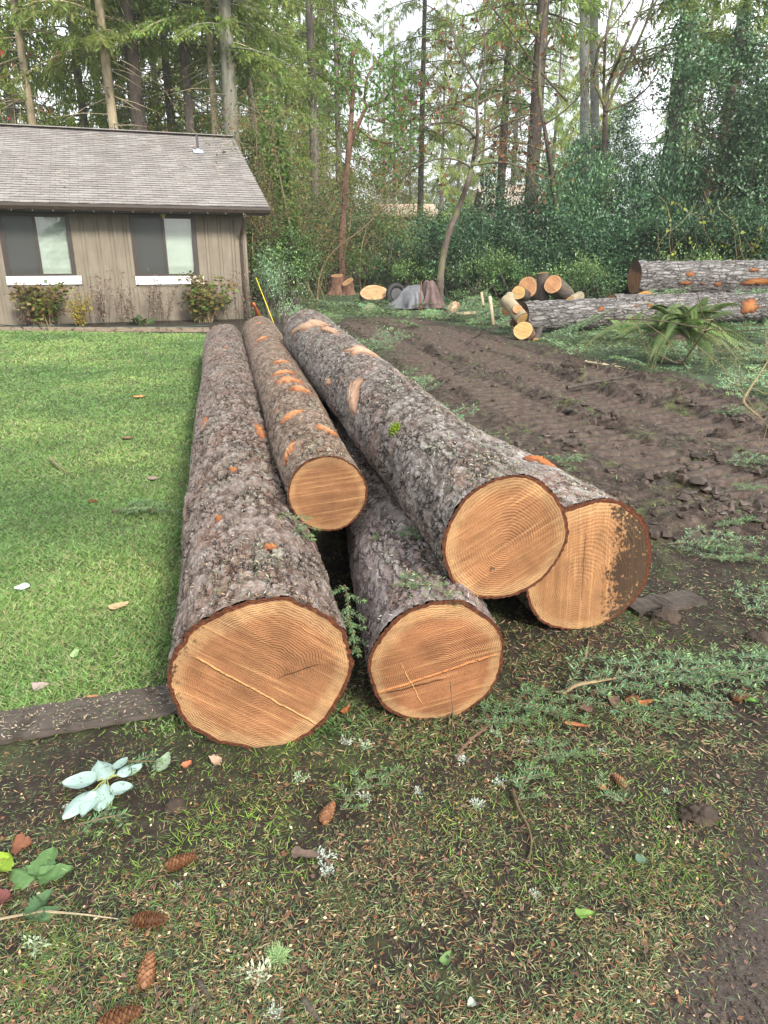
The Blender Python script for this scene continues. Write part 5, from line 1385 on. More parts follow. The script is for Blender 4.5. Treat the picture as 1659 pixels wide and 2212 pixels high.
for k, (u, v, s, lab) in enumerate([(1432, 1335, .085, 'dark clod of turf by the muddy sawn log end'), (1640, 1385, .07, 'flat dark clod at the right edge above the fir boughs'), (1510, 1765, .06, 'dark clod beside the small cone in the foreground'), (1200, 1105 - 90, .1, 'lump of mud beside the tread marks'), (1345, 915, .14, 'large lump of mud between the tread marks'), (1480, 1010, .14, 'wide lump of mud right of the tread marks'), (1560, 940, .13, 'lump of mud near the right edge of the churned ground'), (1240, 790, .2, 'mud lump far up the churned ground'), (380, 1745, .04, 'small dark clod right of the silvery leaves')]):
    p = at_z(u, v, 0); o = mound('clod', (p.x, p.y, hz(p.x, p.y) - s * .1), s * .85, s * .7, s * .6, soilm, lab, 'clod', 20 + k, 66)
# edging board of the flower bed
p0, p1 = at_z(-40, 714, 0), at_z(452, 716, 0)
def plank(name, p0, p1, w, h, m, label, cat='plank', z=0.0, lift=(0, 0)):
    p0, p1 = Vector(p0), Vector(p1); d = p1 - p0; L = d.length; root = MB(); n = 24; rg = np.random.default_rng(int(L * 100))
    xs = np.linspace(0, L, n)
    wob = 0.003 * rg.normal(size=n)
    V = []
    for k, x in enumerate(xs):
        for (yy, zz) in ((-w / 2, 0), (w / 2, 0), (w / 2, h), (-w / 2, h)): V.append((x, yy + wob[k] * (1 if yy > 0 else -1), zz + 0.003 * rg.normal() * (zz > 0)))
    i = np.arange(n - 1)[:, None] * 4; j = np.arange(4)[None]; jn = (j + 1) % 4
    root.add(V, np.stack([i + j, i + 4 + j, i + 4 + jn, i + jn], -1).reshape(-1, 4)); root.add(V[:4], [(0, 1, 2, 3)]); root.add(V[-4:], [(3, 2, 1, 0)])
    o = root.build(name, m); o.location = (p0.x, p0.y, z); o.rotation_euler = (0, 0, math.atan2(d.y, d.x)); tag(o, label, cat); return o
def woodplank(name, lo, hi):
    t = NT(name); p = t.obj(); n = t.noise(t.scale(p, (0.06, 1, 1)), 60, 5, 0.65); n2 = t.noise(p, 9, 5, 0.65)
    c = t.ramp(n, [(0.3, lo), (0.7, hi)]); c = t.mix(t.sm(n2, 0.48, 0.66), c, (0.035, 0.027, 0.02)); t.base(c); t.rough(0.85); t.bump(n, 0.5, 0.004); return t.m
plank('edging_board', p0, p1, .05, .1, woodplank('old_edging', (0.16, 0.12, 0.085), (0.3, 0.24, 0.18)), 'low wooden edging board along the flower bed', 'board', -0.02)
pm_ = woodplank('wet_dark_plank', (0.04, 0.031, 0.026), (0.10, 0.08, 0.068))
plank('plank', at_z(-60, 1590), at_z(400, 1512), .18, .014, pm_, 'dark weathered plank lying on the ground at left, running under the big log', 'plank', 0.008)
plank('plank', at_z(1360, 1322), at_z(1505, 1297), .13, .025, pm_, 'dark plank end beside the muddy sawn end at right', 'plank', 0.004)
# hose / cable in the flower bed
hm = MB(); q = [at_z(u, v, 0.06) for (u, v) in [(-20, 700), (60, 706), (120, 702), (200, 708), (300, 706), (380, 707), (450, 703)]]; hm.tube(smooth_path([list(a) for a in q], 40), .012, 6, True); o = hm.build('garden_hose', simple('dark_green_hose', (0.02, 0.05, 0.045), 0.4)); tag(o, 'dark garden hose lying along the flower bed', 'hose')

# ---------------------------------------------------------------- poles, stumps, tarp, tyre
def pole(name, a, b, r, m, label, cat='pole'):
    mb = MB(); mb.tube([list(a), list((Vector(a) + Vector(b)) / 2), list(b)], r, 8, True); o = mb.build(name, m, None, True); tag(o, label, cat); return o
ym = simple('yellow_plastic_pole', (0.75, 0.62, 0.03), 0.45, 0.08)
pa = at_z(592, 700, 0.0); pb = at_y(553, 600, pa.y + 0.5)
pole('yellow_pole', tuple(pa), tuple(pb), .010, ym, 'thin bright yellow pole leaning at the house corner')
mb = MB(); q0 = at_y(548, 655, 17.6); q1 = at_z(563, 690, 0.02); mb.tube(smooth_path([list(q0), [(q0.x + q1.x) / 2 - .03, (q0.y + q1.y) / 2, (q0.z + q1.z) / 2 + .03], list(q1)], 8), [.03, .04, .035, .05, .055, .06, .05, .03], 7, True); o = mb.build('orange_cord_bundle', simple('orange_cord', (0.6, 0.15, 0.04), 0.6, 0.3, 60, .6), None, True); tag(o, 'bundle of orange cord hanging by the house corner', 'cord')
zz = hz(xat(816, 24.5), 24.5); px_ = xat(816, 24.5, zz)
pole('white_post', (px_, 24.5, zz - .1), (px_, 24.5, at_y(816, 625, 24.5).z), .035, simple('white_pvc', (0.75, 0.78, 0.78), 0.5, 0.05), 'short white post behind the broad pale stump')
def stump(stems, label, seed, name='stump', facem=None, barkm=None):
    """stems: (u, v_base, v_top, width px, y, lean)"""
    st0 = stems[0]; root = None
    for k, (x, y, z0, r, h, tx, ty, flare) in enumerate(stems):
        if root is None: root = empty(name, (x, y, z0)); tag(root, label, 'stump'); O = Vector((x, y, z0))
        rg = np.random.default_rng(seed + k); n = 40; a = np.linspace(0, 2 * np.pi, n, endpoint=False); zz = np.linspace(0, 1, 10); V = []
        pr = outline(a, seed + k, .05)
        for f in zz:
            rr = r * pr * (1 + flare * (1 - f) ** 3 * (1 + .35 * np.cos(5 * a + k)))
            X = rr * np.cos(a); Y = rr * np.sin(a); Zt = h * f + f * (tx * X + ty * Y); V.append(np.stack([X + (x - O.x), Y + (y - O.y), Zt - .06 * (1 - f)], -1))
        V = np.concatenate(V); i = np.arange(9)[:, None] * n; j = np.arange(n)[None]; jn = (j + 1) % n
        b = MB(); b.add(V, np.stack([i + j, i + jn, i + n + jn, i + n + j], -1).reshape(-1, 4)); b.build('bark', barkm or TR_dark, root, True)
        RI = np.linspace(0, 1, 10); top = V[-n:]; c = top.mean(axis=0); F_ = []
        W = np.concatenate([c + (top - c) * q + [0, 0, .004] for q in RI]); i = np.arange(9)[:, None] * n
        fm_ = MB(); fm_.add(W - c, np.stack([i + j, i + n + j, i + n + jn, i + jn], -1).reshape(-1, 4)[:, ::-1], np.repeat(np.stack([RI] * 3, -1), n, axis=0)); f_ = fm_.build('cut_face', facem or faceX, root, True); f_.location = tuple(c)
    return root
palew = wood_mat('pale_cut', 22.0, R(10), heart=(0.55, 0.33, 0.18), sap=(0.62, 0.43, 0.25))
y1 = 22.6; x1 = xat(808, y1); z1 = hz(x1, y1); stump([(x1, y1, z1, (.43), .36, 0.0, 0.5, .12)], 'broad low stump with a pale tilted cut face near the white post', 41, facem=palew)
y2 = 26.2; x2 = xat(729, y2); z2 = hz(x2, y2); x3 = xat(752, y2 - .2); stump([(x2, y2, z2, .24, .62, 0.03, .22, .9), (x3, y2 - .2, z2, .2, .42, .45, .5, .5)], 'double stump with two pale cut stems at the foot of the madrone', 43, facem=palew, barkm=TR_madrone)
def cloth(name, loc, rx, ry, h, m, seed, folds=7, parent=None):
    n = 70; xs = np.linspace(-1.25, 1.25, n); X, Y = np.meshgrid(xs, xs); rr = np.hypot(X, Y * 1.05)
    Z = h * (1 - sstep(0.25, 1.05, rr)) ; ang = np.arctan2(Y, X)
    fold = 0.5 + 0.5 * np.sin(ang * folds + 3 * vn(X * 2, Y * 2, seed)); Z = Z + .12 * h * fold * sstep(.2, .8, rr) * (1 - sstep(.95, 1.2, rr)) + h * .28 * fbm(X * 2.2, Y * 2.2, seed, 4) * (1 - sstep(.9, 1.2, rr)); Z = np.maximum(Z, 0.01 + .03 * fbm(X * 4, Y * 4, seed + 3, 3))
    k = 1 + .16 * np.sin(ang * folds + 3 * vn(X * 2, Y * 2, seed)) * sstep(.4, 1, rr)
    V = np.stack([X * rx * k, Y * ry * k, Z], -1).reshape(-1, 3); i = np.arange(n - 1)[:, None] * n; j = np.arange(n - 1)[None]
    mb = MB(); mb.add(V, np.stack([i + j, i + j + 1, i + n + j + 1, i + n + j], -1).reshape(-1, 4)); o = mb.build(name, m, parent, True); o.location = loc; return o
tx_ = xat(893, 21.9); tz = hz(tx_, 21.9)
tp = cloth('tarpaulin', (tx_, 21.9, tz), .68, .6, .6, simple('grey_tarp', (0.12, 0.125, 0.14), 0.6, .3, 5, .4), 51); tag(tp, 'crumpled grey tarpaulin thrown over a heap beside the leaning tree', 'tarpaulin')
tp2 = cloth('cloth_sheet', (xat(928, 21.6), 21.75, tz + .02), .4, .5, .74, simple('brown_cloth', (0.115, 0.075, 0.07), 0.8, .3, 5, .4), 57, 6); tag(tp2, 'dark brown cloth sheet draped over the right side of the grey tarpaulin', 'cloth')
def tyre(loc):
    m = MB(); n, k = 32, 12; A = np.linspace(0, 2 * np.pi, n, endpoint=False); B = np.linspace(0, 2 * np.pi, k, endpoint=False); AA, BB = np.meshgrid(A, B, indexing='ij')
    rr = .27 + .075 * np.cos(BB); V = np.stack([rr * np.cos(AA), .085 * np.sin(BB), rr * np.sin(AA)], -1).reshape(-1, 3); i = np.arange(n)[:, None]; j = np.arange(k)[None]
    m.add(V, np.stack([i * k + j, ((i + 1) % n) * k + j, ((i + 1) % n) * k + (j + 1) % k, i * k + (j + 1) % k], -1).reshape(-1, 4)); root = m.build('tyre', simple('black_rubber', (0.02, 0.02, 0.021), 0.7), None, True); root.location = loc; root.rotation_euler = (R(-8), 0, R(25)); tag(root, 'black tyre standing at the left end of the grey tarpaulin', 'tyre')
    h = MB(); h.tube([(0, -.04, 0), (0, .04, 0)], [.19, .19], 20); h.build('rim', simple('dark_rim', (0.05, 0.05, 0.055), 0.5), root)
x_ = xat(856, 22.3); tyre((x_, 22.3, hz(x_, 22.3) + .33))
mb = MB(); a_ = at_y(1010 * .0 + 912, 652, 21.2); x_ = xat(907, 21.2); mb.tube([(x_, 21.2, -.05), (x_ + .02, 21.25, .5), (x_ + .03, 21.3, .82)], .02, 6); o = mb.build('rusty_rod', simple('rusty_iron', (0.2, 0.085, 0.045), .8, .4)); tag(o, 'thin rusty rod standing in front of the grey tarpaulin', 'rod')

# ---------------------------------------------------------------- firewood heap
FW = 'cut pieces in the firewood heap'
yel = wood_mat('yellow_cut', 31.0, R(15), heart=(0.5, 0.33, 0.13), sap=(0.56, 0.42, 0.2), ring=.012)
org = wood_mat('orange_cut', 33.0, R(40), heart=(0.42, 0.22, 0.11), sap=(0.52, 0.34, 0.19), ring=.012)
def piece(p, q, r, label, k, f=yel, b=None, r2=None):
    o, i = make_log('firewood', p, q, r, r2 or r, b or TR_dark, (f, f), label, FW, k, .05, res=.006, na=36, bumps=.01, group_cat='firewood'); return o
yb = 15.7
def P3(u, v, y): return tuple(at_y(u, v, y))
piece(P3(1172, 590, 16.4), P3(1173, 662, 16.4), .13, 'upright mossy log section with a pale top, tallest in the firewood heap', 401, yel, TR_mossy)
piece(P3(1195, 614, 16.0), P3(1222, 640, 16.9), .20, 'round log section facing the camera with a pinkish cut end', 402, org, TR_mossy)
piece(P3(1120, 632, 16.0), P3(1132, 640, 16.7), .15, 'short piece with a bright yellow cut end, left in the heap', 403, yel)
piece(P3(1092, 647, 14.9), P3(1128, 688, 14.5), .135, 'limb with yellow cut ends leaning on the end of the furrowed log', 404, yel, TR_pale_sunlit)
piece(P3(1118, 668, 14.5), P3(1112, 700, 15.0), .10, 'reddish wood chunk wedged under the leaning limb', 405, org, TR_madrone)
piece(P3(1130, 714, 13.9), P3(1142, 742, 14.35), .19, 'low block with a wide yellow cut face, in front of the furrowed log end', 406, yel, TR_madrone)
piece(P3(1158, 735, 13.75), P3(1166, 712, 14.6), .06, 'small round branch piece beside the low block', 407, yel)
piece(P3(1140, 620, 17.2), P3(1160, 632, 17.9), .24, 'mossy grey log section at the back of the heap', 408, org, TR_mossy)
piece(P3(1232, 652, 15.9), P3(1252, 640, 16.5), .11, 'yellowish cut piece at the right end of the heap', 409, yel, TR_pale_sunlit)
piece(P3(1095, 672, 15.2), P3(1102, 640, 15.6), .11, 'grey upright chunk behind the leaning limb', 410, org, TR_pale_sunlit)
for (u0, v0, u1, v1, y, r, lab) in [(1066, 702, 1058, 640, 14.9, .035, 'pale bare stick standing left of the firewood heap'), (1044, 660, 1040, 632, 15.6, .03, 'thin pale stick behind the standing one'), (985, 678, 1030, 676, 17.5, .045, 'pale stick lying on the ground left of the heap'), (1105, 690, 1010, 736, 14.0, .012, 'thin bare branch poking out left from the heap')]:
    a, b = at_y(u0, v0, y), at_y(u1, v1, y + .2); pole('stick', tuple(a), tuple(b), r, TR_pale_sunlit if r > .02 else TR_dark, lab, 'stick')
pole('pink_cut_piece', tuple(at_y(975, 672, 17.9)), tuple(at_y(984, 662, 18.2)), .14, simple('pink_wood', (0.5, 0.3, 0.2), .8), 'short pinkish cut piece on the green slash left of the heap', 'firewood')
pole('log_piece', tuple(at_y(790, 675, 20.9)), tuple(at_y(800, 663, 21.4)), .13, simple('brown_piece', (0.3, 0.2, 0.13), .8), 'small brown log piece in front of the broad pale stump', 'firewood')
# long dead branches in front of the fern and on the mud
def branch(pts, r, label, m=TR_twig, y=None, z=.03, seed=0, tw=6):
    rg = np.random.default_rng(seed)
    P = [list(at_z(u, v, z_)) if y is None else list(at_y(u, v, y)) for (u, v, z_) in pts]
    Q = smooth_path(P, 16); o0 = Q[0].copy(); mb = MB(); mb.tube(Q - o0, np.linspace(r, r * .4, 16) * (1 + .12 * rg.normal(size=16)), 6, True)
    if tw: twigs(mb, Q - o0, rg, tw, .25 * max(.3, np.linalg.norm(Q[-1] - Q[0])) , r * .4, 0, .5, .0)
    o = mb.build('branch', m); o.location = tuple(o0); tag(o, label, 'branch', 'fallen branches and twigs'); return o
branch([(1310, 690, .5), (1400, 690, .75), (1480, 700, .85), (1560, 725, .8), (1659, 715, .9), (1720, 700, 1.)], .012, 'long bare branch arching across the front of the fern', seed=1)
branch([(1225, 838, .06), (1280, 826, .1), (1340, 818, .08)], .03, 'dead branch lying on the tread marks', TR_dark, seed=2)
branch([(1265, 782, .04), (1310, 788, .06), (1340, 792, .04)], .025, 'pale broken branch on the green slash above the mud', TR_pale_sunlit, seed=3)
branch([(1420, 765, .2), (1470, 790, .3), (1520, 720, .9), (1540, 690, 1.1)], .012, 'thin pale branch leaning through the fern', seed=4)
branch([(1640, 900, .1), (1600, 870, .2), (1659, 780, .5)], .014, 'bent thin branch at the right edge below the fern', seed=5)
branch([(108, 990, .05), (125, 1005, .06), (148, 1022, .03)], .011, 'forked twig lying on the lawn', TR_twig, seed=6, tw=3)
branch([(1108, 1705, .012), (1118, 1745, .012), (1140, 1780, .012), (1150, 1815, .01), (1143, 1860, .008)], .0055, 'thin reddish twig with a green fir tip in the foreground', TR_madrone, seed=7, tw=2)
branch([(985, 1640, .02), (1000, 1615, .03), (1025, 1590, .05), (1060, 1565, .05)], .006, 'curved reddish twig in front of the middle log', TR_madrone, seed=8, tw=2)
branch([(975, 1600, .03), (978, 1530, .25), (972, 1470, .38)], .0025, 'thin green stem standing against the middle log end', TR_twig, seed=9, tw=0)
branch([(0, 1985, .01), (90, 1968, .012), (180, 1975, .015), (255, 1985, .01)], .004, 'thin pale vine stem at the left foreground', TR_pale_sunlit, seed=10, tw=0)
branch([(655, 2160, .012), (690, 2205, .012)], .009, 'short brown stick near the mossy green tuft', TR_dark, seed=11, tw=0)
branch([(430, 2120, .01), (455, 2160, .012)], .007, 'short grey stick right of the upright cone', TR_dark, seed=12, tw=0)
branch([(1215, 1500, .02), (1240, 1480, .05), (1330, 1465, .06)], .009, 'stem of fir bough sticking out of the needles', TR_twig, seed=13, tw=2)
branch([(1070, 1230, .5), (1000, 1195, .47), (960, 1200, .46)], .003, 'thin twig across the middle log bark', TR_twig, seed=14, tw=2)
# ---------------------------------------------------------------- fir boughs, cones, leaves, tufts
NEED = colmat('fir_needles', 0.5, 0.4)
def bough_arr(seed, L=.5, side=.5, nl=.027, nw=.0042, dense=1.0, cols=((0.09, 0.18, 0.075), (0.12, 0.22, 0.10), (0.065, 0.14, 0.06))):
    rg = np.random.default_rng(seed); mb = MB()
    def shoot(p0, d, l, r):
        d = unit(d); n = max(5, int(l / .03)); s = np.linspace(0, 1, n); bend = rg.normal(size=3) * .12 * [1, 1, .5]
        q = np.array(p0) + s[:, None] * l * d + (s ** 2)[:, None] * bend * l + np.array([0, 0, .05]) * (s * (1 - s))[:, None] * l
        mb.tube(q, np.linspace(r, r * .4, n), 4, False, (0.11, 0.075, 0.04))
        k = int(l / .0032 * dense); ss = rg.uniform(.03, 1.02, k); B = np.stack([np.interp(ss, s, q[:, i]) for i in range(3)], -1)
        side_ = unit(np.cross(d, [0, 0, 1])); sg = np.where(rg.random(k) < .5, -1, 1)[:, None]
        dd = unit(d * rg.uniform(.3, .9, (k, 1)) + side_ * sg * rg.uniform(.5, 1, (k, 1)) + np.array([0, 0, 1]) * rg.normal(.12, .3, (k, 1)))
        sd = unit(np.cross(dd, rg.normal(size=(k, 3)) * .4 + [0, 0, 1])); c = np.array(cols)[rg.integers(0, len(cols), k)] * rg.uniform(.7, 1.35, (k, 1))
        tip = (ss > .8)[:, None]; c = np.where(tip, c * [1.35, 1.25, .9], c)
        mb.cards(B, dd, sd, nl * rg.uniform(.7, 1.2, k), nw, c, .5); return q
    q = shoot((0, 0, .01), (1, 0, .05), L, .0045)
    nn = int(L / .05)
    for k in range(nn):
        f = (k + .6) / nn * .92; i = int(f * (len(q) - 1)); sg = 1 if k % 2 else -1
        l = side * L * (1 - f) * rg.uniform(.6, 1.1) + .05; a = rg.uniform(.6, 1.0)
        q2 = shoot(q[i], (math.cos(a), sg * math.sin(a), rg.uniform(-.02, .12)), l, .0028)
        if l > .16:
            for g in (.45, .7): j = int(g * (len(q2) - 1)); b = a + rg.choice((-.7, .7)); shoot(q2[j], (math.cos(b), sg * math.sin(b), .05), l * .35, .002)
    return mb.arrays()
BL = ((0.11, 0.215, 0.11), (0.15, 0.265, 0.145), (0.085, 0.17, 0.08))
sprigA = bough_arr(501, .17, .5); sprigB = bough_arr(502, .3, .55); boughA = bough_arr(503, .5, .6, .032, .005, .75); boughB = bough_arr(504, .62, .55, .032, .005, .75, BL)
bp = {}
def put_bough(k, arr, u, v, rz, s, label, z=.015, pitch=0.0, roll=0.0, group='cut fir sprigs and boughs', surf=None):
    p = at_z(u, v, z) if surf is None else surf
    if k not in bp:
        mb = MB(); mb.merge(arr); o = mb.build('fir_bough' if k[0] == 'b' else 'fir_sprig', NEED); bp[k] = o
    else: o = bp[k].copy(); C.objects.link(o)
    o.location = (p[0], p[1], (hz(p[0], p[1]) + z) if surf is None else p[2]); o.rotation_euler = (roll, pitch, rz); o.scale = (s, s, s); tag(o, label, 'fir bough', group); return o
put_bough('s1', sprigA, 275, 1648, -.1, .8, 'fir sprig under the silvery leaves, pointing right')
put_bough('s1', sprigA, 175, 1785, .25, .85, 'dark fir sprig lying just below the silvery leaves')
put_bough('s2', sprigB, 735, 1750, 1.05, .62, 'fir sprig beside the reddish cone in front of the big log', .03)
put_bough('s2', sprigB, 1118, 1730, 1.1, .62, 'bright green fir tip on the reddish twig', .02)
put_bough('s1', sprigA, 1350, 1740, 2.2, .75, 'short bright fir sprig next to the small brown cone')
put_bough('s1', sprigA, 1100, 1690, .2, .9, 'fir sprig right of the bright green fir tip')
put_bough('s1', sprigA, 815, 1700, .8, .7, 'small fir sprig in front of the gap between the sawn ends')
put_bough('b1', boughA, 1085, 1520, -.2, .62, 'fir bough on the ground at the right of the middle log')
put_bough('b1', boughA, 1020, 1560, .15, .5, 'dark fir bough tucked at the foot of the middle log')
put_bough('b2', boughB, 1200, 1500, .25, .75, 'largest blue-green fir bough, left part of the long spray on the right')
put_bough('b2', boughB, 1330, 1470, .05, .7, 'blue-green fir bough in the middle of the long spray on the right', .03)
put_bough('b1', boughA, 1430, 1470, .3, .72, 'fir bough overlapping the middle of the spray', .04)
put_bough('b2', boughB, 1520, 1490, .35, .7, 'fir bough toward the right end of the spray')
put_bough('b1', boughA, 1590, 1440, -.25, .8, 'fir bough at the right edge, upper one', .03)
put_bough('b1', boughA, 1480, 1560, 2.9, .45, 'small fir bough below the long spray')
put_bough('b2', boughB, 1580, 1520, -2.9, .5, 'fir bough at the right edge, lower one')
put_bough('b1', boughA, 1150, 1640, .3, .42, 'small fir bough below the bare twig on the right')
put_bough('b2', boughB, 1440, 1180, -.15, .8, 'fir bough between the muddy log end and the churned bank')
put_bough('b2', boughB, 1600, 1330, .5, .7, 'pale fir bough near the right edge above the spray')
put_bough('b1', boughA, 1520, 1210, .1, .7, 'fir bough at the foot of the churned bank')
put_bough('b2', boughB, 1190, 985, -1.2, .6, 'fir bough beside the top edge of the pale log', .12)
put_bough('b2', boughB, 1560, 1000, -.2, .7, 'pale green fir bough on the mud at right')
put_bough('b1', boughA, 1590, 1060, .4, .5, 'small pale fir bough on the mud at the right edge')
put_bough('b2', boughB, 1530, 900, -.4, .8, 'pale fir bough on the upper edge of the mud')
put_bough('b1', boughA, 1540, 1150, .6, .7, 'bright fir bough standing at the churned bank')
put_bough('b1', boughA, 240, 1105, .1, .9, 'faded fir bough lying on the lawn')
# sprigs lying on the logs
def on_log(info, u, v, lift=.012):
    h = log_hit(info, u, v); a, z, r, t = h; r = r * float(outline(np.array([a]), info['k'], info['amp'])[0]) + lift; q = info['N'] + info['M'] @ Vector((r * math.cos(a), r * math.sin(a), z)); return (q.x, q.y, q.z)
put_bough('b1', boughA, 0, 0, .12, .42, 'bright green fir bough lying on the bark of the middle log', .01, surf=on_log(iC, 850, 1275, .02), pitch=.0)
put_bough('s2', sprigB, 0, 0, -.5, .5, 'fir tip hanging over the edge of the middle log sawn end', surf=on_log(iC, 920, 1275, .03), pitch=.35)
put_bough('b1', boughA, 0, 0, -.35, .36, 'dark fir bough on the middle log under the mossy log', surf=on_log(iC, 850, 1160, .02))
put_bough('s2', sprigB, 0, 0, -1.35, .6, 'blue-green fir tip hanging in the gap between the two front logs', surf=(at_y(745, 1265, 2.35).x, 2.35, at_y(745, 1265, 2.35).z), pitch=.7)
put_bough('s2', sprigB, 0, 0, -1.1, .5, 'lower fir tip in the gap between the two front logs', surf=(at_y(748, 1330, 2.25).x, 2.25, at_y(748, 1330, 2.25).z), pitch=.8)
put_bough('s2', sprigB, 0, 0, -.9, .7, 'thin dry fir twig on the right shoulder of the big log', surf=on_log(iA, 615, 1115, .012), pitch=.3)
put_bough('s1', sprigA, 0, 0, .4, .6, 'little fir tip on the middle log beside the thinnest log', surf=on_log(iC, 800, 1170, .012))
# sprigs on the far logs and beyond
put_bough('b2', boughB, 1395, 640, .3, 1.6, 'green fir bough leaning on the raised log', .8)
put_bough('b2', boughB, 1580, 640, .2, 1.6, 'green fir bough across the top of the furrowed log at right', .8)
def heap_bough(u, v, rz, s, lab): put_bough('b2', boughB, u, v, rz, s, lab, .1, pitch=-.35)
heap_bough(960, 690, .5, 2.2, 'feathery green fir bough standing on the slash left of the sticks')
heap_bough(1030, 690, 1.3, 2.0, 'fir bough leaning by the standing pale stick')
heap_bough(1200, 730, -.2, 1.8, 'fir bough in the shade under the furrowed log')

# green slash: fir boughs too many to count, strewn over the ground
def slash(name, n, test, seed, smin, smax, label=None):
    rg = np.random.default_rng(seed); mb = MB(); k = 0; tries = 0
    low = [bough_arr(601 + i, .55, .6, .05, .0075, .30, BL) for i in range(3)]
    while k < n and tries < n * 60:
        tries += 1; y = 3.6 * (27 / 3.6) ** rg.random(); x = rg.uniform(-.5, .62) * y * 1.05 + rg.uniform(0, 2.5)
        w = test(x, y)
        if rg.random() > w: continue
        z = hz(x, y); s = rg.uniform(smin, smax) * (.55 + .04 * y)
        M = Matrix.Translation((x, y, z + rg.uniform(.0, .05))) @ Euler((rg.normal() * .25, rg.normal() * .2, rg.uniform(0, 6.28))).to_matrix().to_4x4() @ Matrix.Scale(s, 4)
        mb.merge(low[k % 3], M, rg.uniform(.75, 1.5) * np.array([1, 1, rg.uniform(.85, 1.15)])); k += 1
    o = mb.build(name, NEED); tag(o, kind='stuff'); return o
def t_deb(x, y):
    l, m, d, s = zones(np.array([x]), np.array([y])); nz = float(fbm(np.array([x * .6]), np.array([y * .6]), 133, 3)[0])
    if y > 19.5 and x < -1.5: return .0
    return float(d[0]) * (.45 + 1.8 * max(-.2, nz + .05)) + float(m[0]) * .002
slash('slash_debris', 620, t_deb, 611, .8, 1.35)

# lawn: separate blades, wider with distance so that they stay visible
def blades(name, n, mask, ymin, ymax, xw, seed, hgt, wid, cols, lay=.6, mat=None, p=1.0):
    rg = np.random.default_rng(seed); y = ymin * (ymax / ymin) ** (rg.random(n * 3) ** p); x = rg.uniform(xw[0], xw[1], n * 3) * (y * 1.02 + .15)
    z4 = zones(x, y); w_ = mask(x, y, z4); keep = rg.random(len(x)) < w_; x, y = x[keep][:n], y[keep][:n]; k = len(x)
    z = height(x, y); sc = np.maximum(1, y / 4.5); tuft = vn(x * 5, y * 5, seed) ; t2 = fbm(x * .9, y * .9, seed + 2, 3)
    h = hgt * rg.uniform(.4, 1.3, k) * (.6 + .8 * tuft) * (1 + .12 * (sc - 1)); a = rg.uniform(0, 6.28, k); d = unit(np.stack([np.cos(a) * lay, np.sin(a) * lay, rg.uniform(.25, 1.0, k)], -1)); s = unit(np.cross(d, rdir(k, rg)))
    cols = np.array(cols); c = cols[rg.integers(0, len(cols), k)] * (rg.uniform(.7, 1.3, k) * (1 + 1.0 * t2 + .5 * fbm(x * 3.3, y * 3.3, seed + 4, 3)))[:, None] * np.stack([1 + .5 * t2, np.ones(k), np.ones(k)], -1)
    mb = MB(); mb.cards(np.stack([x, y, z - .004], -1), d, s, h, wid * sc * rg.uniform(.7, 1.3, k), c, .35); o = mb.build(name, mat or LF_grass); tag(o, kind='stuff'); return o
LF_grass = colmat('grass_blade', 0.6, 0.25)
GC = [(0.11, 0.22, 0.05), (0.15, 0.27, 0.075), (0.085, 0.175, 0.04), (0.19, 0.27, 0.10), (0.125, 0.24, 0.085), (0.24, 0.24, 0.13)]
blades('lawn_grass', 330000, lambda x, y, z: z[0], 2.0, 16.2, (-.62, .02), 701, .034, .0042, GC, 1.0, p=.8)
blades('sparse_grass', 26000, lambda x, y, z: (1 - z[0]) * (1 - z[1]) * (1 - z[3]) * sstep(.36, .62, vn(x * 2.6, y * 2.6, 71)) * (.35 + .65 * sstep(.45, .62, vn(x * 9, y * 9, 72))), .85, 6.0, (-.76, .76), 702, .032, .0026, [(0.10, 0.2, 0.025), (0.15, 0.26, 0.04), (0.08, 0.15, 0.03), (0.2, 0.24, 0.07)], .9)
blades('clearing_grass', 60000, lambda x, y, z: z[2] * sstep(.3, .6, vn(x * 1.3, y * 1.3, 74)) * .8 + z[1] * .05, 4.0, 34.0, (-.35, .75), 703, .05, .006, [(0.08, 0.13, 0.05), (0.11, 0.17, 0.07), (0.06, 0.10, 0.04), (0.14, 0.15, 0.07)], 1.0)
# needles, chips and bits of bark on the trampled ground
def litter(name, n, seed, ymin, ymax, L, W, cols, wfun, flat=.18, thick=None, mid=.5):
    rg = np.random.default_rng(seed); y = 1 / (1 / ymin - rg.random(n * 2) * (1 / ymin - 1 / ymax)); x = rg.uniform(-.76, .78, n * 2) * (y * 1.02 + .15)
    w_ = wfun(x, y, zones(x, y)); kp = rg.random(len(x)) < w_; x, y = x[kp][:n], y[kp][:n]; k = len(x); z = height(x, y); a = rg.uniform(0, 6.28, k)
    d = unit(np.stack([np.cos(a), np.sin(a), rg.normal(size=k) * flat], -1)); s = unit(np.cross(d, np.array([0, 0, 1.0]) + rg.normal(size=(k, 3)) * .35)); cols = np.array(cols); c = cols[rg.integers(0, len(cols), k)] * rg.uniform(.7, 1.3, (k, 1))
    sc = np.maximum(1, y / 3.2); mb = MB(); mb.cards(np.stack([x, y, z + rg.uniform(.001, .008, k)], -1), d, s, L * rg.uniform(.5, 1.3, k) * sc ** .5, W * rg.uniform(.7, 1.3, k) * sc, c, mid); o = mb.build(name, NEED); tag(o, kind='stuff'); return o
wl = lambda x, y, z: (1 - z[0] * .9) * (1 - z[1] * .93) * (1 - .97 * z[3]) * (.18 + 1.5 * vn(x * 3, y * 3, 77) * vn(x * 9, y * 9, 78) * 1.6) * (y < 7)
litter('green_needles', 46000, 711, .85, 6.5, .023, .0021, [(0.07, 0.115, 0.035), (0.11, 0.16, 0.05), (0.045, 0.075, 0.03), (0.2, 0.26, 0.11), (0.09, 0.13, 0.06)], wl)
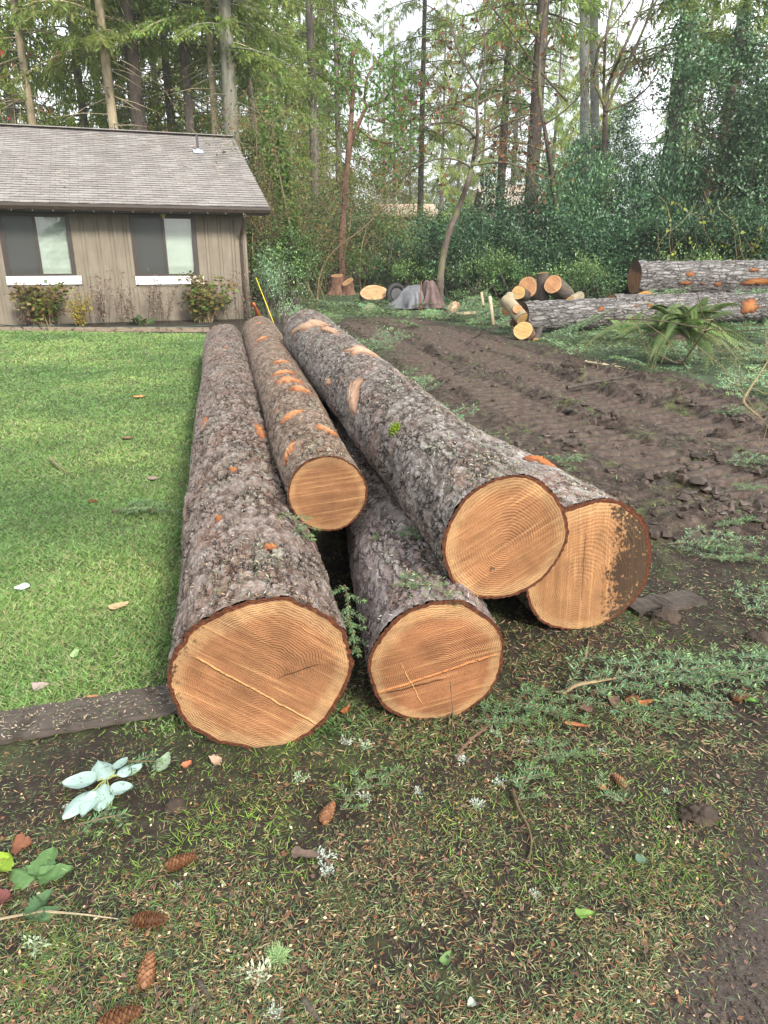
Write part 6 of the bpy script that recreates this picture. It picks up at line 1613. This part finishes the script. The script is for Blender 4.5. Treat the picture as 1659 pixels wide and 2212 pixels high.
litter('brown_needles', 24000, 712, .85, 6.5, .022, .0021, [(0.3, 0.16, 0.07), (0.22, 0.11, 0.05), (0.3, 0.2, 0.11), (0.13, 0.07, 0.04), (0.34, 0.26, 0.16)], wl)
mid_ = lambda x, y, z: np.clip(wl(x, y, z) * 1.3 + .25 * z[2] * (y < 7), 0, 1) * (x > -.3)
litter('strewn_needles', 26000, 715, 1.9, 7.5, .032, .0042, [(0.09, 0.15, 0.05), (0.14, 0.21, 0.08), (0.055, 0.095, 0.04), (0.22, 0.13, 0.07), (0.3, 0.22, 0.13), (0.12, 0.065, 0.04)], mid_, .25)
litter('wood_chips', 1800, 713, .85, 6.5, .011, .006, [(0.5, 0.38, 0.22), (0.55, 0.45, 0.3), (0.42, 0.24, 0.12)], wl, .3)
litter('bark_bits', 3600, 714, .85, 8.0, .018, .010, [(0.08, 0.045, 0.03), (0.05, 0.032, 0.024), (0.14, 0.06, 0.03), (0.12, 0.07, 0.05)], lambda x, y, z: wl(x, y, z) + .3 * z[1] + .25 * z[3], .3)
# crumbs and clods of soil: rounded, uneven lumps
def lump_base():
    v = [(1, 0, 0), (0, 1, 0), (-1, 0, 0), (0, -1, 0), (0, 0, 1), (0, 0, -1)]; f = [(0, 1, 4), (1, 2, 4), (2, 3, 4), (3, 0, 4), (1, 0, 5), (2, 1, 5), (3, 2, 5), (0, 3, 5)]
    v = [np.array(p, float) for p in v]; mid = {}; out = []
    def m_(i, j):
        q = (min(i, j), max(i, j))
        if q not in mid: p = v[i] + v[j]; v.append(p / np.linalg.norm(p)); mid[q] = len(v) - 1
        return mid[q]
    for (i, j, k) in f: a, b, c = m_(i, j), m_(j, k), m_(k, i); out += [(i, a, c), (a, j, b), (c, b, k), (a, b, c)]
    return np.array(v), np.array(out)
LV, LFc = lump_base()
def crumbs(name, n, seed, ymin, ymax, r, wfun, col, pw=1.5, smooth=True):
    rg = np.random.default_rng(seed); y = 1 / (1 / ymin - rg.random(n * 2) * (1 / ymin - 1 / ymax)); x = rg.uniform(-.76, .78, n * 2) * (y * 1.02 + .15); w_ = wfun(x, y, zones(x, y)); kp = rg.random(len(x)) < w_; x, y = x[kp][:n], y[kp][:n]; k = len(x); z = height(x, y)
    rr = r * (.15 + .85 * rg.random(k) ** pw) * np.clip(y / 3, 1, 1.6); nv = len(LV)
    V = LV[None] * rr[:, None, None] * rg.uniform(.6, 1.3, (k, 1, 3)) * (1 + np.clip(.28 * rg.normal(size=(k, nv, 1)), -.45, .45)); V[..., 2] *= .75; V = V + np.stack([x, y, z + rr * .25], -1)[:, None]
    F = (LFc[None] + (np.arange(k) * nv)[:, None, None]).reshape(-1, 3); c = np.array(col)[None] * rg.uniform(.6, 1.45, (k, 1)); mb = MB(); mb.add(V.reshape(-1, 3), F, np.repeat(c, nv, axis=0)); o = mb.build(name, NEED, None, smooth); tag(o, kind='stuff')
def rim_w(x, y, z):
    out = np.zeros_like(x)
    for pl in TRACKS:
        d, q = seg_uv(x, y, pl); out = np.maximum(out, np.exp(-((np.abs(d) - .45) / .14) ** 2))
    return z[1] * (.06 + .94 * out * (vn(x * 1.7, y * 1.7, 49) > .42))
crumbs('soil_crumbs', 9000, 721, .85, 12, .0055, lambda x, y, z: (1 - z[0]) * (.35 + .65 * np.clip(z[1] + z[3], 0, 1)), (0.045, 0.032, 0.025), 2.5)
crumbs('mud_clods', 11000, 722, 3.7, 18, .034, rim_w, (0.055, 0.038, 0.03), 3.0, False)
crumbs('bank_clods', 2200, 723, 3.4, 5.2, .032, lambda x, y, z: np.exp(-((y - 4.05 - .12 * (x - 1.6)) / .25) ** 2) * (x > 1.2) * (x < 4.5), (0.05, 0.034, 0.026), 2.6, False)

# cones
conem = colmat('cone_scale', 0.65, 0.3, .2, 90)
def cone_mesh(seed):
    rg = np.random.default_rng(seed); mb = MB(); n = 95; L = .082
    mb.tube(np.stack([np.linspace(-.5, .5, 9) * L, np.zeros(9), np.zeros(9)], -1), np.array([.3, .8, 1, 1, .95, .85, .7, .5, .15]) * .0135, 8, True, (0.06, 0.03, 0.018))
    i = np.arange(n); f = (i + .5) / n; ang = i * 2.39996; x = (f - .5) * L * .96; prof = np.interp(f, [0, .12, .4, .7, 1], [.5, .9, 1, .75, .25]) * .0135
    rad = np.stack([np.zeros(n), np.cos(ang), np.sin(ang)], -1); tan = np.stack([np.zeros(n), -np.sin(ang), np.cos(ang)], -1)
    b = np.stack([x - .006, np.zeros(n), np.zeros(n)], -1) + rad * prof[:, None] * .75; d = unit(np.array([1.0, 0, 0])[None] * .75 + rad * .62)
    ln = .0165 * np.interp(f, [0, .3, 1], [.8, 1, .6]); wd = .0165 * np.interp(f, [0, .3, 1], [.8, 1, .55])
    c0 = np.array([(0.17, 0.078, 0.036), (0.13, 0.058, 0.028), (0.21, 0.10, 0.05)])[rg.integers(0, 3, n)]
    up = unit(np.cross(tan, d)); V = []; F = []; Cc = []
    for k in range(n):
        s0 = b[k]; e = s0 + d[k] * ln[k]; w2 = tan[k] * wd[k] / 2; th = rad[k] * .0028
        V += [s0 - w2 * .5, s0 + w2 * .5, s0 + d[k] * ln[k] * .6 + w2, e + rad[k] * .002, s0 + d[k] * ln[k] * .6 - w2, s0 + d[k] * ln[k] * .55 - th * 1.6]
        o = 6 * k; F += [(o, o + 1, o + 2, o + 3), (o, o + 3, o + 4, o), (o + 1, o + 5, o + 2), (o + 2, o + 5, o + 3), (o + 3, o + 5, o + 4), (o + 4, o + 5, o)]
        Cc += [c0[k] * .5, c0[k] * .5, c0[k], c0[k] * 1.35, c0[k], c0[k] * .45]
    F = [tuple(dict.fromkeys(q)) for q in F]; mb.add(V, F, Cc); return mb
cprot = cone_mesh(5).build('fir_cone', conem); first = True
for (u, v, rz, s, pt, lab) in [(708, 1757, 1.2, .95, .1, 'upright reddish fir cone in front of the big log, beside a sprig'), (393, 1862, .45, 1.0, .05, 'light brown fir cone right of centre-left, lying slanted'), (325, 1992, 0.0, 1.0, .02, 'dark fir cone lying level left of the stem'), (318, 2098, 1.65, 1.0, .12, 'fir cone pointing toward the camera, near the bottom left'), (262, 2200, .35, 1.1, .05, 'fir cone cut off by the bottom edge'), (390 * .0 + 1338, 1675 + 12, 1.9, .75, .05, 'small brown cone beside the bright sprig in the right foreground'), (1600, 1508, .2, .95, .0, 'reddish cone at the right end of the fir spray'), (1365, 1512, .5, .8, 0, 'brown cone half hidden under the fir spray'), (202, 1082, .3, .8, 0, 'dark cone lying on the lawn')]:
    o = cprot if first else cprot.copy()
    if not first: C.objects.link(o)
    first = False; p = at_z(u, v, .012); o.location = (p.x, p.y, hz(p.x, p.y) + .016 * s); o.rotation_euler = (random.uniform(0, 6), -pt, rz); o.scale = (s, s, s); tag(o, lab, 'fir cone', 'fir cones on the ground')

# leaves
def leaf_surface(mb, base, tip, wid, col, lift=.012, curl=.15, round_=.55, n=12, m=7, seed=0, jag=0.0):
    base = np.array(base, float); tip = np.array(tip, float); d = tip - base; L = np.linalg.norm(d); d = d / L; s = np.cross([0, 0, 1.0], d); s /= np.linalg.norm(s); rg = np.random.default_rng(seed)
    f = np.linspace(0, 1, n); g = np.linspace(-1, 1, m); FF, GG = np.meshgrid(f, g, indexing='ij'); w = wid / 2 * np.sin(np.pi * FF ** round_) ** .62; w = w * (1 + jag * (vn(FF * 14, GG * 0 + seed, seed) - .5) * np.abs(GG))
    V = base + d * (FF * L)[..., None] + s * (GG * w)[..., None]; zc = lift * (1.2 - FF * .4) + curl * wid * (GG ** 2) * .5 * (1 if seed % 2 else -1) + .006 * fbm(FF * 3 + seed, GG * 2, seed, 3) - 0.003 * (1 - np.abs(GG)) * (1 if seed % 2 else -1)
    V[..., 2] += zc; i = np.arange(n - 1)[:, None] * m; j = np.arange(m - 1)[None]
    cc = np.array(col)[None, None] * (1 + .1 * (vn(FF * 8 + seed, GG * 4, seed) - .5))[..., None]; mid = (np.abs(GG) < .12)[..., None]; cc = np.where(mid, np.minimum(1, cc * 1.15), cc)
    mb.add(V.reshape(-1, 3), np.stack([i + j, i + j + 1, i + m + j + 1, i + m + j], -1).reshape(-1, 4), cc.reshape(-1, 3))
def speck_mat():
    t = NT('dusty_leaf_underside'); c = t.attr('Col').outputs['Color']; p = t.geo(); m = t.math('MULTIPLY', t.sm(t.noise(p, 70, 5, .7), .56, .64), t.sm(t.noise(p, 16, 4, .6), .4, .6)); c = t.mix(m, c, (0.035, 0.025, 0.02)); t.base(c); t.rough(.55); t.bump(t.noise(p, 90, 4, .6), .3, .003); return t.m
def crop7(x, y): return ((x / 2.765) * .6636, (2350 + y / 2.765) * .6636)
sm_ = speck_mat()
hub = at_z(*crop7(960, 505), .02); rr_ = empty('rhododendron_sprig', tuple(hub)); rr_.location.z = hz(hub.x, hub.y); tag(rr_, 'fallen sprig of broad silvery blue-green leaves in the left foreground', 'leaf sprig')
H0 = np.array([hub.x, hub.y, 0.0]); SLV = (0.25, 0.355, 0.32)
stm = MB()
for k, (b, tp3, wpx) in enumerate([((880, 545), (562, 570), 150), ((848, 632), (562, 872), 135), ((872, 655), (735, 868), 95), ((945, 575), (890, 798), 145), ((990, 645), (1200, 592), 120), ((1055, 492), (1282, 378), 105), ((1025, 452), (1150, 328), 70), ((960, 520), (880, 352), 150)]):
    pb, pt_ = at_z(*crop7(*b), .02), at_z(*crop7(*tp3), .02); B_ = np.array([pb.x, pb.y, .012]) - H0; T_ = np.array([pt_.x, pt_.y, .012]) - H0
    wd = wpx / 2.765 * .6636 / FPX * 2.15 * 1.5; lm = MB(); leaf_surface(lm, B_, T_, wd, np.array(SLV) * random.uniform(.85, 1.12), .016, .2, .75, seed=k + 1); lm.build('leaf', sm_, rr_, True)
    stm.tube([(0, 0, .02), tuple(B_ * .5 + [0, 0, .022]), tuple(B_ + [0, 0, .016])], .0022, 5, False)
stm.tube([(0, 0, .018), (.015, .012, .02), (.035, .02, .018)], .0045, 6, True); stm.build('stem', simple('yellow_green_stem', (0.28, 0.3, 0.10), .6), rr_)
leafm = colmat('fallen_leaf', .7, .3, .25, 60)
def one_leaf(u, v, du, dv, wid, col, label, jag=.3, seed=1, z=.01, n3=1):
    p = at_z(u, v, z); q = at_z(u + du, v + dv, z); o = np.array([p.x, p.y, 0]); mb = MB(); d = np.array([q.x, q.y, 0]) - o
    for k in range(n3):
        a = [0, 1.15, -1.15][k]; c_, s_ = math.cos(a), math.sin(a); dd = np.array([d[0] * c_ - d[1] * s_, d[0] * s_ + d[1] * c_, 0]) * (1 if k == 0 else .85); leaf_surface(mb, dd * .06, dd, wid, np.array(col) * random.uniform(.9, 1.1), .012, .2, .5, seed=seed + k, jag=jag, n=18, m=9)
    ob = mb.build('fallen_leaf', leafm, None, True); ob.location = (p.x, p.y, hz(p.x, p.y)); tag(ob, label, 'leaf', 'fallen leaves'); return ob
GB = (0.075, 0.145, 0.05)
one_leaf(75, 1895, 40, -70, .075, GB, 'three-part green bramble leaf left of the cones', .6, 11, .02, 3)
one_leaf(95, 1952, -45, 25, .075, (0.06, 0.115, 0.05), 'darker three-part bramble leaf on the thin pale vine', .6, 15, .02, 3)
one_leaf(-25, 1870, 42, -35, .12, (0.2, 0.3, 0.03), 'bright yellow-green leaf at the left edge', .15, 21, .03)
one_leaf(340, 1670, 25, -45, .05, (0.24, 0.31, 0.22), 'pale grey-green leaf right of the silvery sprig', .35, 23)
one_leaf(232, 1310, 48, -18, .06, (0.4, 0.27, 0.16), 'large tan dry leaf on the lawn', .2, 25, .03)
one_leaf(42, 1268, 12, -16, .07, (0.55, 0.66, 0.64), 'small white-backed leaf on the lawn at left', .15, 27, .03)
one_leaf(288, 855, 25, -4, .12, (0.48, 0.24, 0.09), 'orange leaf in the upper middle of the lawn', .4, 29, .04)
one_leaf(318, 1030, 24, -5, .09, (0.2, 0.16, 0.13), 'dark curled leaf in the middle of the lawn', .4, 31, .03)
one_leaf(66, 1485, 40, -12, .06, (0.3, 0.24, 0.22), 'grey-brown withered leaf at the lawn edge', .7, 33, .02)
one_leaf(185, 1508, 30, -8, .04, (0.4, 0.16, 0.06), 'small orange-brown leaf above the plank', .5, 35, .02)
one_leaf(265, 945, 20, -4, .1, (0.2, 0.12, 0.08), 'brown leaf pair on the far lawn', .5, 37, .03)
one_leaf(455, 1650, 25, -10, .06, (0.4, 0.28, 0.2), 'tan crumpled leaf under the big log end', .8, 39)
one_leaf(395, 1660, 18, -18, .035, (0.34, 0.13, 0.07), 'red-brown leaf left of the tan crumpled one', .6, 41)
one_leaf(25, 1830, 45, -8, .07, (0.16, 0.065, 0.035), 'rusty brown maple leaf at the left edge', .9, 43)
one_leaf(-5, 1945, 30, -12, .06, (0.13, 0.045, 0.04), 'dark red leaf at the left edge', .5, 45)
one_leaf(625, 1845, 70, 8, .035, (0.10, 0.07, 0.055), 'flat dark brown leaf right of the slanted cone', .6, 47)
one_leaf(1240, 1980, 45, -6, .03, (0.11, 0.19, 0.04), 'small holly-green leaf in the right foreground', .4, 49)
one_leaf(1290, 1700, 22, 8, .03, (0.42, 0.18, 0.08), 'orange leaf left of the short bright sprig', .3, 51)
one_leaf(1370, 1665 + 190, 30, 6, .028, (0.09, 0.15, 0.10), 'blue-green oval leaf in the right foreground', .1, 53)
one_leaf(1255, 1520, 30, 14, .05, (0.13, 0.07, 0.055), 'dark purple-brown curled leaf under the fir spray', .4, 55, .02)
one_leaf(1325, 1490, 10, 30, .04, (0.17, 0.10, 0.075), 'brown upright leaf in the fir spray', .3, 57, .04)
one_leaf(1215, 1560, 60, 6, .022, (0.34, 0.13, 0.06), 'strip of orange bark below the fir spray', .5, 59, .015)
one_leaf(1380, 1520, 35, -14, .03, (0.4, 0.14, 0.05), 'bright orange bark strip at the fir spray', .6, 61, .02)
one_leaf(1600, 1500, 40, 8, .035, (0.12, 0.28, 0.04), 'bright green leaf next to the reddish cone at right', .2, 63, .03)
one_leaf(1265, 1435, 10, -60, .012, (0.22, 0.13, 0.09), 'thin brown bark strip right of the shaded hollow', .3, 65, .01)
one_leaf(155, 1415, 12, -25, .03, (0.3, 0.42, 0.2), 'small pale green leaf on the lower lawn', .2, 67, .03)
one_leaf(740, 1540, 16, -20, .03, (0.3, 0.1, 0.04), 'reddish chip of bark between the two front logs', .4, 69, .02)
one_leaf(1025, 2165, -15, 10, .02, (0.3, 0.36, 0.3), 'tiny pale leaf at the bottom centre', .2, 71)
one_leaf(955, 2085, 20, -35, .025, (0.1, 0.17, 0.06), 'upright green leaf blade at the bottom centre', .1, 73, .02)
# pale lichen tufts and a hair-like moss ball
lichm = colmat('pale_lichen', .85, .2)
def lichen(u, v, s, label, seed, col=(0.5, 0.57, 0.5), n=46, surf=None, fine=False):
    rg = np.random.default_rng(seed); mb = MB()
    for k in range(n):
        a = rg.uniform(0, 6.28); d = unit([math.cos(a), math.sin(a), rg.uniform(.1, .9)]); L = s * rg.uniform(.4, 1); c = np.array(col) * rg.uniform(.75, 1.15)
        if fine:
            q = [np.zeros(3)]; dd = d
            for j in range(5): dd = unit(dd + rg.normal(size=3) * .45); q.append(q[-1] + dd * L / 4)
            mb.tube(np.array(q), s * .012, 3, False, c)
        else:
            b = rg.normal(size=3) * s * .22 * [1, 1, .3]; sd = unit(np.cross(d, rdir(1, rg)[0])); e = b + d * L * .55; mb.cards([b], [d], [sd], L * .6, s * .16, c, .6)
            for g in (-1, 1): d2 = unit(d + sd * g * .7 + rg.normal(size=3) * .2); mb.cards([e], [d2], [unit(np.cross(d2, rdir(1, rg)[0]))], L * .5, s * .14, c * 1.05, .6)
    p = at_z(u, v, .005) if surf is None else Vector(surf); o = mb.build('lichen_tuft', lichm); o.location = (p.x, p.y, (hz(p.x, p.y) if surf is None else p.z)); tag(o, label, 'lichen', 'tufts of pale lichen'); return o
lichen(600, 2070, .036, 'round hair-like pale green moss ball near the bottom edge', 81, (0.33, 0.48, 0.22), 420, None, True)
lichen(560, 2105, .04, 'whitish lichen tuft just below the hairy moss ball', 82, (0.42, 0.45, 0.32))
lichen(590, 2190, .024, 'small whitish lichen tuft at the bottom edge', 83, (0.4, 0.46, 0.4))
for k, (u, v, s, lab) in enumerate([(645, 1680, .03, 'white lichen tuft in front of the big log'), (785, 1720, .024, 'white lichen tuft left of the reddish cone'), (905, 1740 - 30, .02, 'white lichen crumb right of the reddish cone'), (790, 1612, .032, 'branched pale lichen under the gap between the logs'), (1030, 1700 + 40, .03, 'pale lichen along the left of the bright fir tip'), (1080, 1690, .026, 'pale lichen beside the bright fir tip'), (1070, 1645 - 60, .03, 'grey-white lichen near the middle log foot'), (1000, 1640, .028, 'pale lichen at the curved reddish twig'), (1140, 1600, .024, 'white lichen in the shade of the fir bough'), (78, 2040, .04, 'pale lichen clump on the left foreground grass'), (700, 1830 + 20, .03, 'greenish lichen pad in the middle foreground'), (380, 1910, .018, 'small white lichen by the slanted cone'), (520, 2130 - 30, .018, 'white lichen crumb left of the hairy moss'), (150, 1740, .02, 'lichen crumb below the silvery leaves'), (1160, 1930, .02, 'blue-white lichen crumb in the middle right foreground'), (1200, 1950 - 30, .016, 'tiny lichen crumb in the right foreground'), (745, 1600, .03, 'grey lichen in the dark gap between the logs'), (1300, 1620, .018, 'white crumb of lichen below the fir spray'), (1440, 1700 + 10, .018, 'white crumb of lichen at far right foreground'), (380 + 330, 1880, .03, 'yellow-green lichen pad below the middle cone')]):
    lichen(u, v, s, lab, 90 + k, (0.40, 0.45, 0.40) if k % 3 else (0.3, 0.38, 0.25), 30)
# lichen growing on the flank of the mossy log
rg = np.random.default_rng(97)
lm_ = MB(); k = 0
for q in range(700):
    a = rg.uniform(2.2, 3.9); z = rg.uniform(.05, 5.0) ** 1.0; w_ = vn(np.array([z * 2.2]), np.array([a * 3]), 98)[0]
    if w_ < .5: continue
    r = iD['rn'] + (iD['rf'] - iD['rn']) * z / iD['L']; r *= float(outline(np.array([a]), iD['k'], iD['amp'])[0]); p = np.array([r * math.cos(a), r * math.sin(a), z]); nrm = np.array([math.cos(a), math.sin(a), 0]); d = unit(nrm + rg.normal(size=3) * .6 + [0, -.3, 0]); lm_.cards([p], [d], [unit(np.cross(d, rdir(1, rg)[0]))], rg.uniform(.012, .03), rg.uniform(.006, .014), np.array((0.3, 0.34, 0.28)) * rg.uniform(.6, 1.2))
o = lm_.build('lichen', lichm, logD); o['kind'] = 'stuff'
mo = MB(); h = log_hit(iD, 855, 928)
for q in range(260):
    a = h[0] + rg.normal() * .055; z = h[1] + rg.normal() * .03; r = h[2] * float(outline(np.array([a]), iD['k'], iD['amp'])[0]) + .004; p = np.array([r * math.cos(a), r * math.sin(a), z]); d = unit(np.array([math.cos(a), math.sin(a), 0]) + rg.normal(size=3) * .5); mo.cards([p], [d], [unit(np.cross(d, rdir(1, rg)[0]))], .014, .006, np.array((0.16, 0.24, 0.02)) * rg.uniform(.6, 1.3))
mo.build('moss_cushion', lichm, logD)
# needles and flakes scattered over the log backs
def log_flakes(root, info, n, seed):
    rg = np.random.default_rng(seed); mb = MB(); z = rg.uniform(0, 1, n) ** 1.6 * info['L'] * .8; a = math.pi / 2 + rg.normal(size=n) * .6; r = (info['rn'] + (info['rf'] - info['rn']) * z / info['L']) * outline(a, info['k'], info['amp']) + .004
    B = np.stack([r * np.cos(a), r * np.sin(a), z], -1); nr = np.stack([np.cos(a), np.sin(a), 0 * a], -1); d = unit(np.cross(nr, rdir(n, rg)) + nr * .15); s = unit(np.cross(nr, d)); cols = np.array([(0.2, 0.26, 0.14), (0.12, 0.17, 0.08), (0.45, 0.33, 0.2), (0.35, 0.2, 0.12), (0.5, 0.48, 0.4)])
    mb.cards(B, d, s, rg.uniform(.008, .026, n), rg.uniform(.0018, .006, n), cols[rg.integers(0, 5, n)] * rg.uniform(.7, 1.2, (n, 1))); o = mb.build('flakes', NEED, root); o['kind'] = 'stuff'
for kk, (rt, inf) in enumerate([(logA, iA), (logB, iB), (logC, iC), (logD, iD), (logE, iE)]): log_flakes(rt, inf, 1500, 130 + kk)

# needles and dirt lying on the left plank
rg = np.random.default_rng(171); pl_ = [o for o in C.objects if o.name == 'plank'][0]; n = 700; L_ = (at_z(400, 1512) - at_z(-60, 1590)).length
P_ = np.stack([rg.uniform(0, L_, n), rg.uniform(-.09, .09, n), np.full(n, .018)], -1); d = unit(np.concatenate([rg.normal(size=(n, 2)), np.zeros((n, 1))], 1)); s_ = np.stack([-d[:, 1], d[:, 0], 0 * d[:, 0]], -1)
pm2 = MB(); cc = np.array([(0.3, 0.22, 0.13), (0.14, 0.17, 0.08), (0.06, 0.045, 0.035), (0.42, 0.35, 0.26)]); pm2.cards(P_, d, s_, rg.uniform(.006, .024, n), rg.uniform(.002, .006, n), cc[rg.integers(0, 4, n)] * rg.uniform(.6, 1.2, (n, 1)))
o = pm2.build('plank_litter', NEED, pl_); o['kind'] = 'stuff'
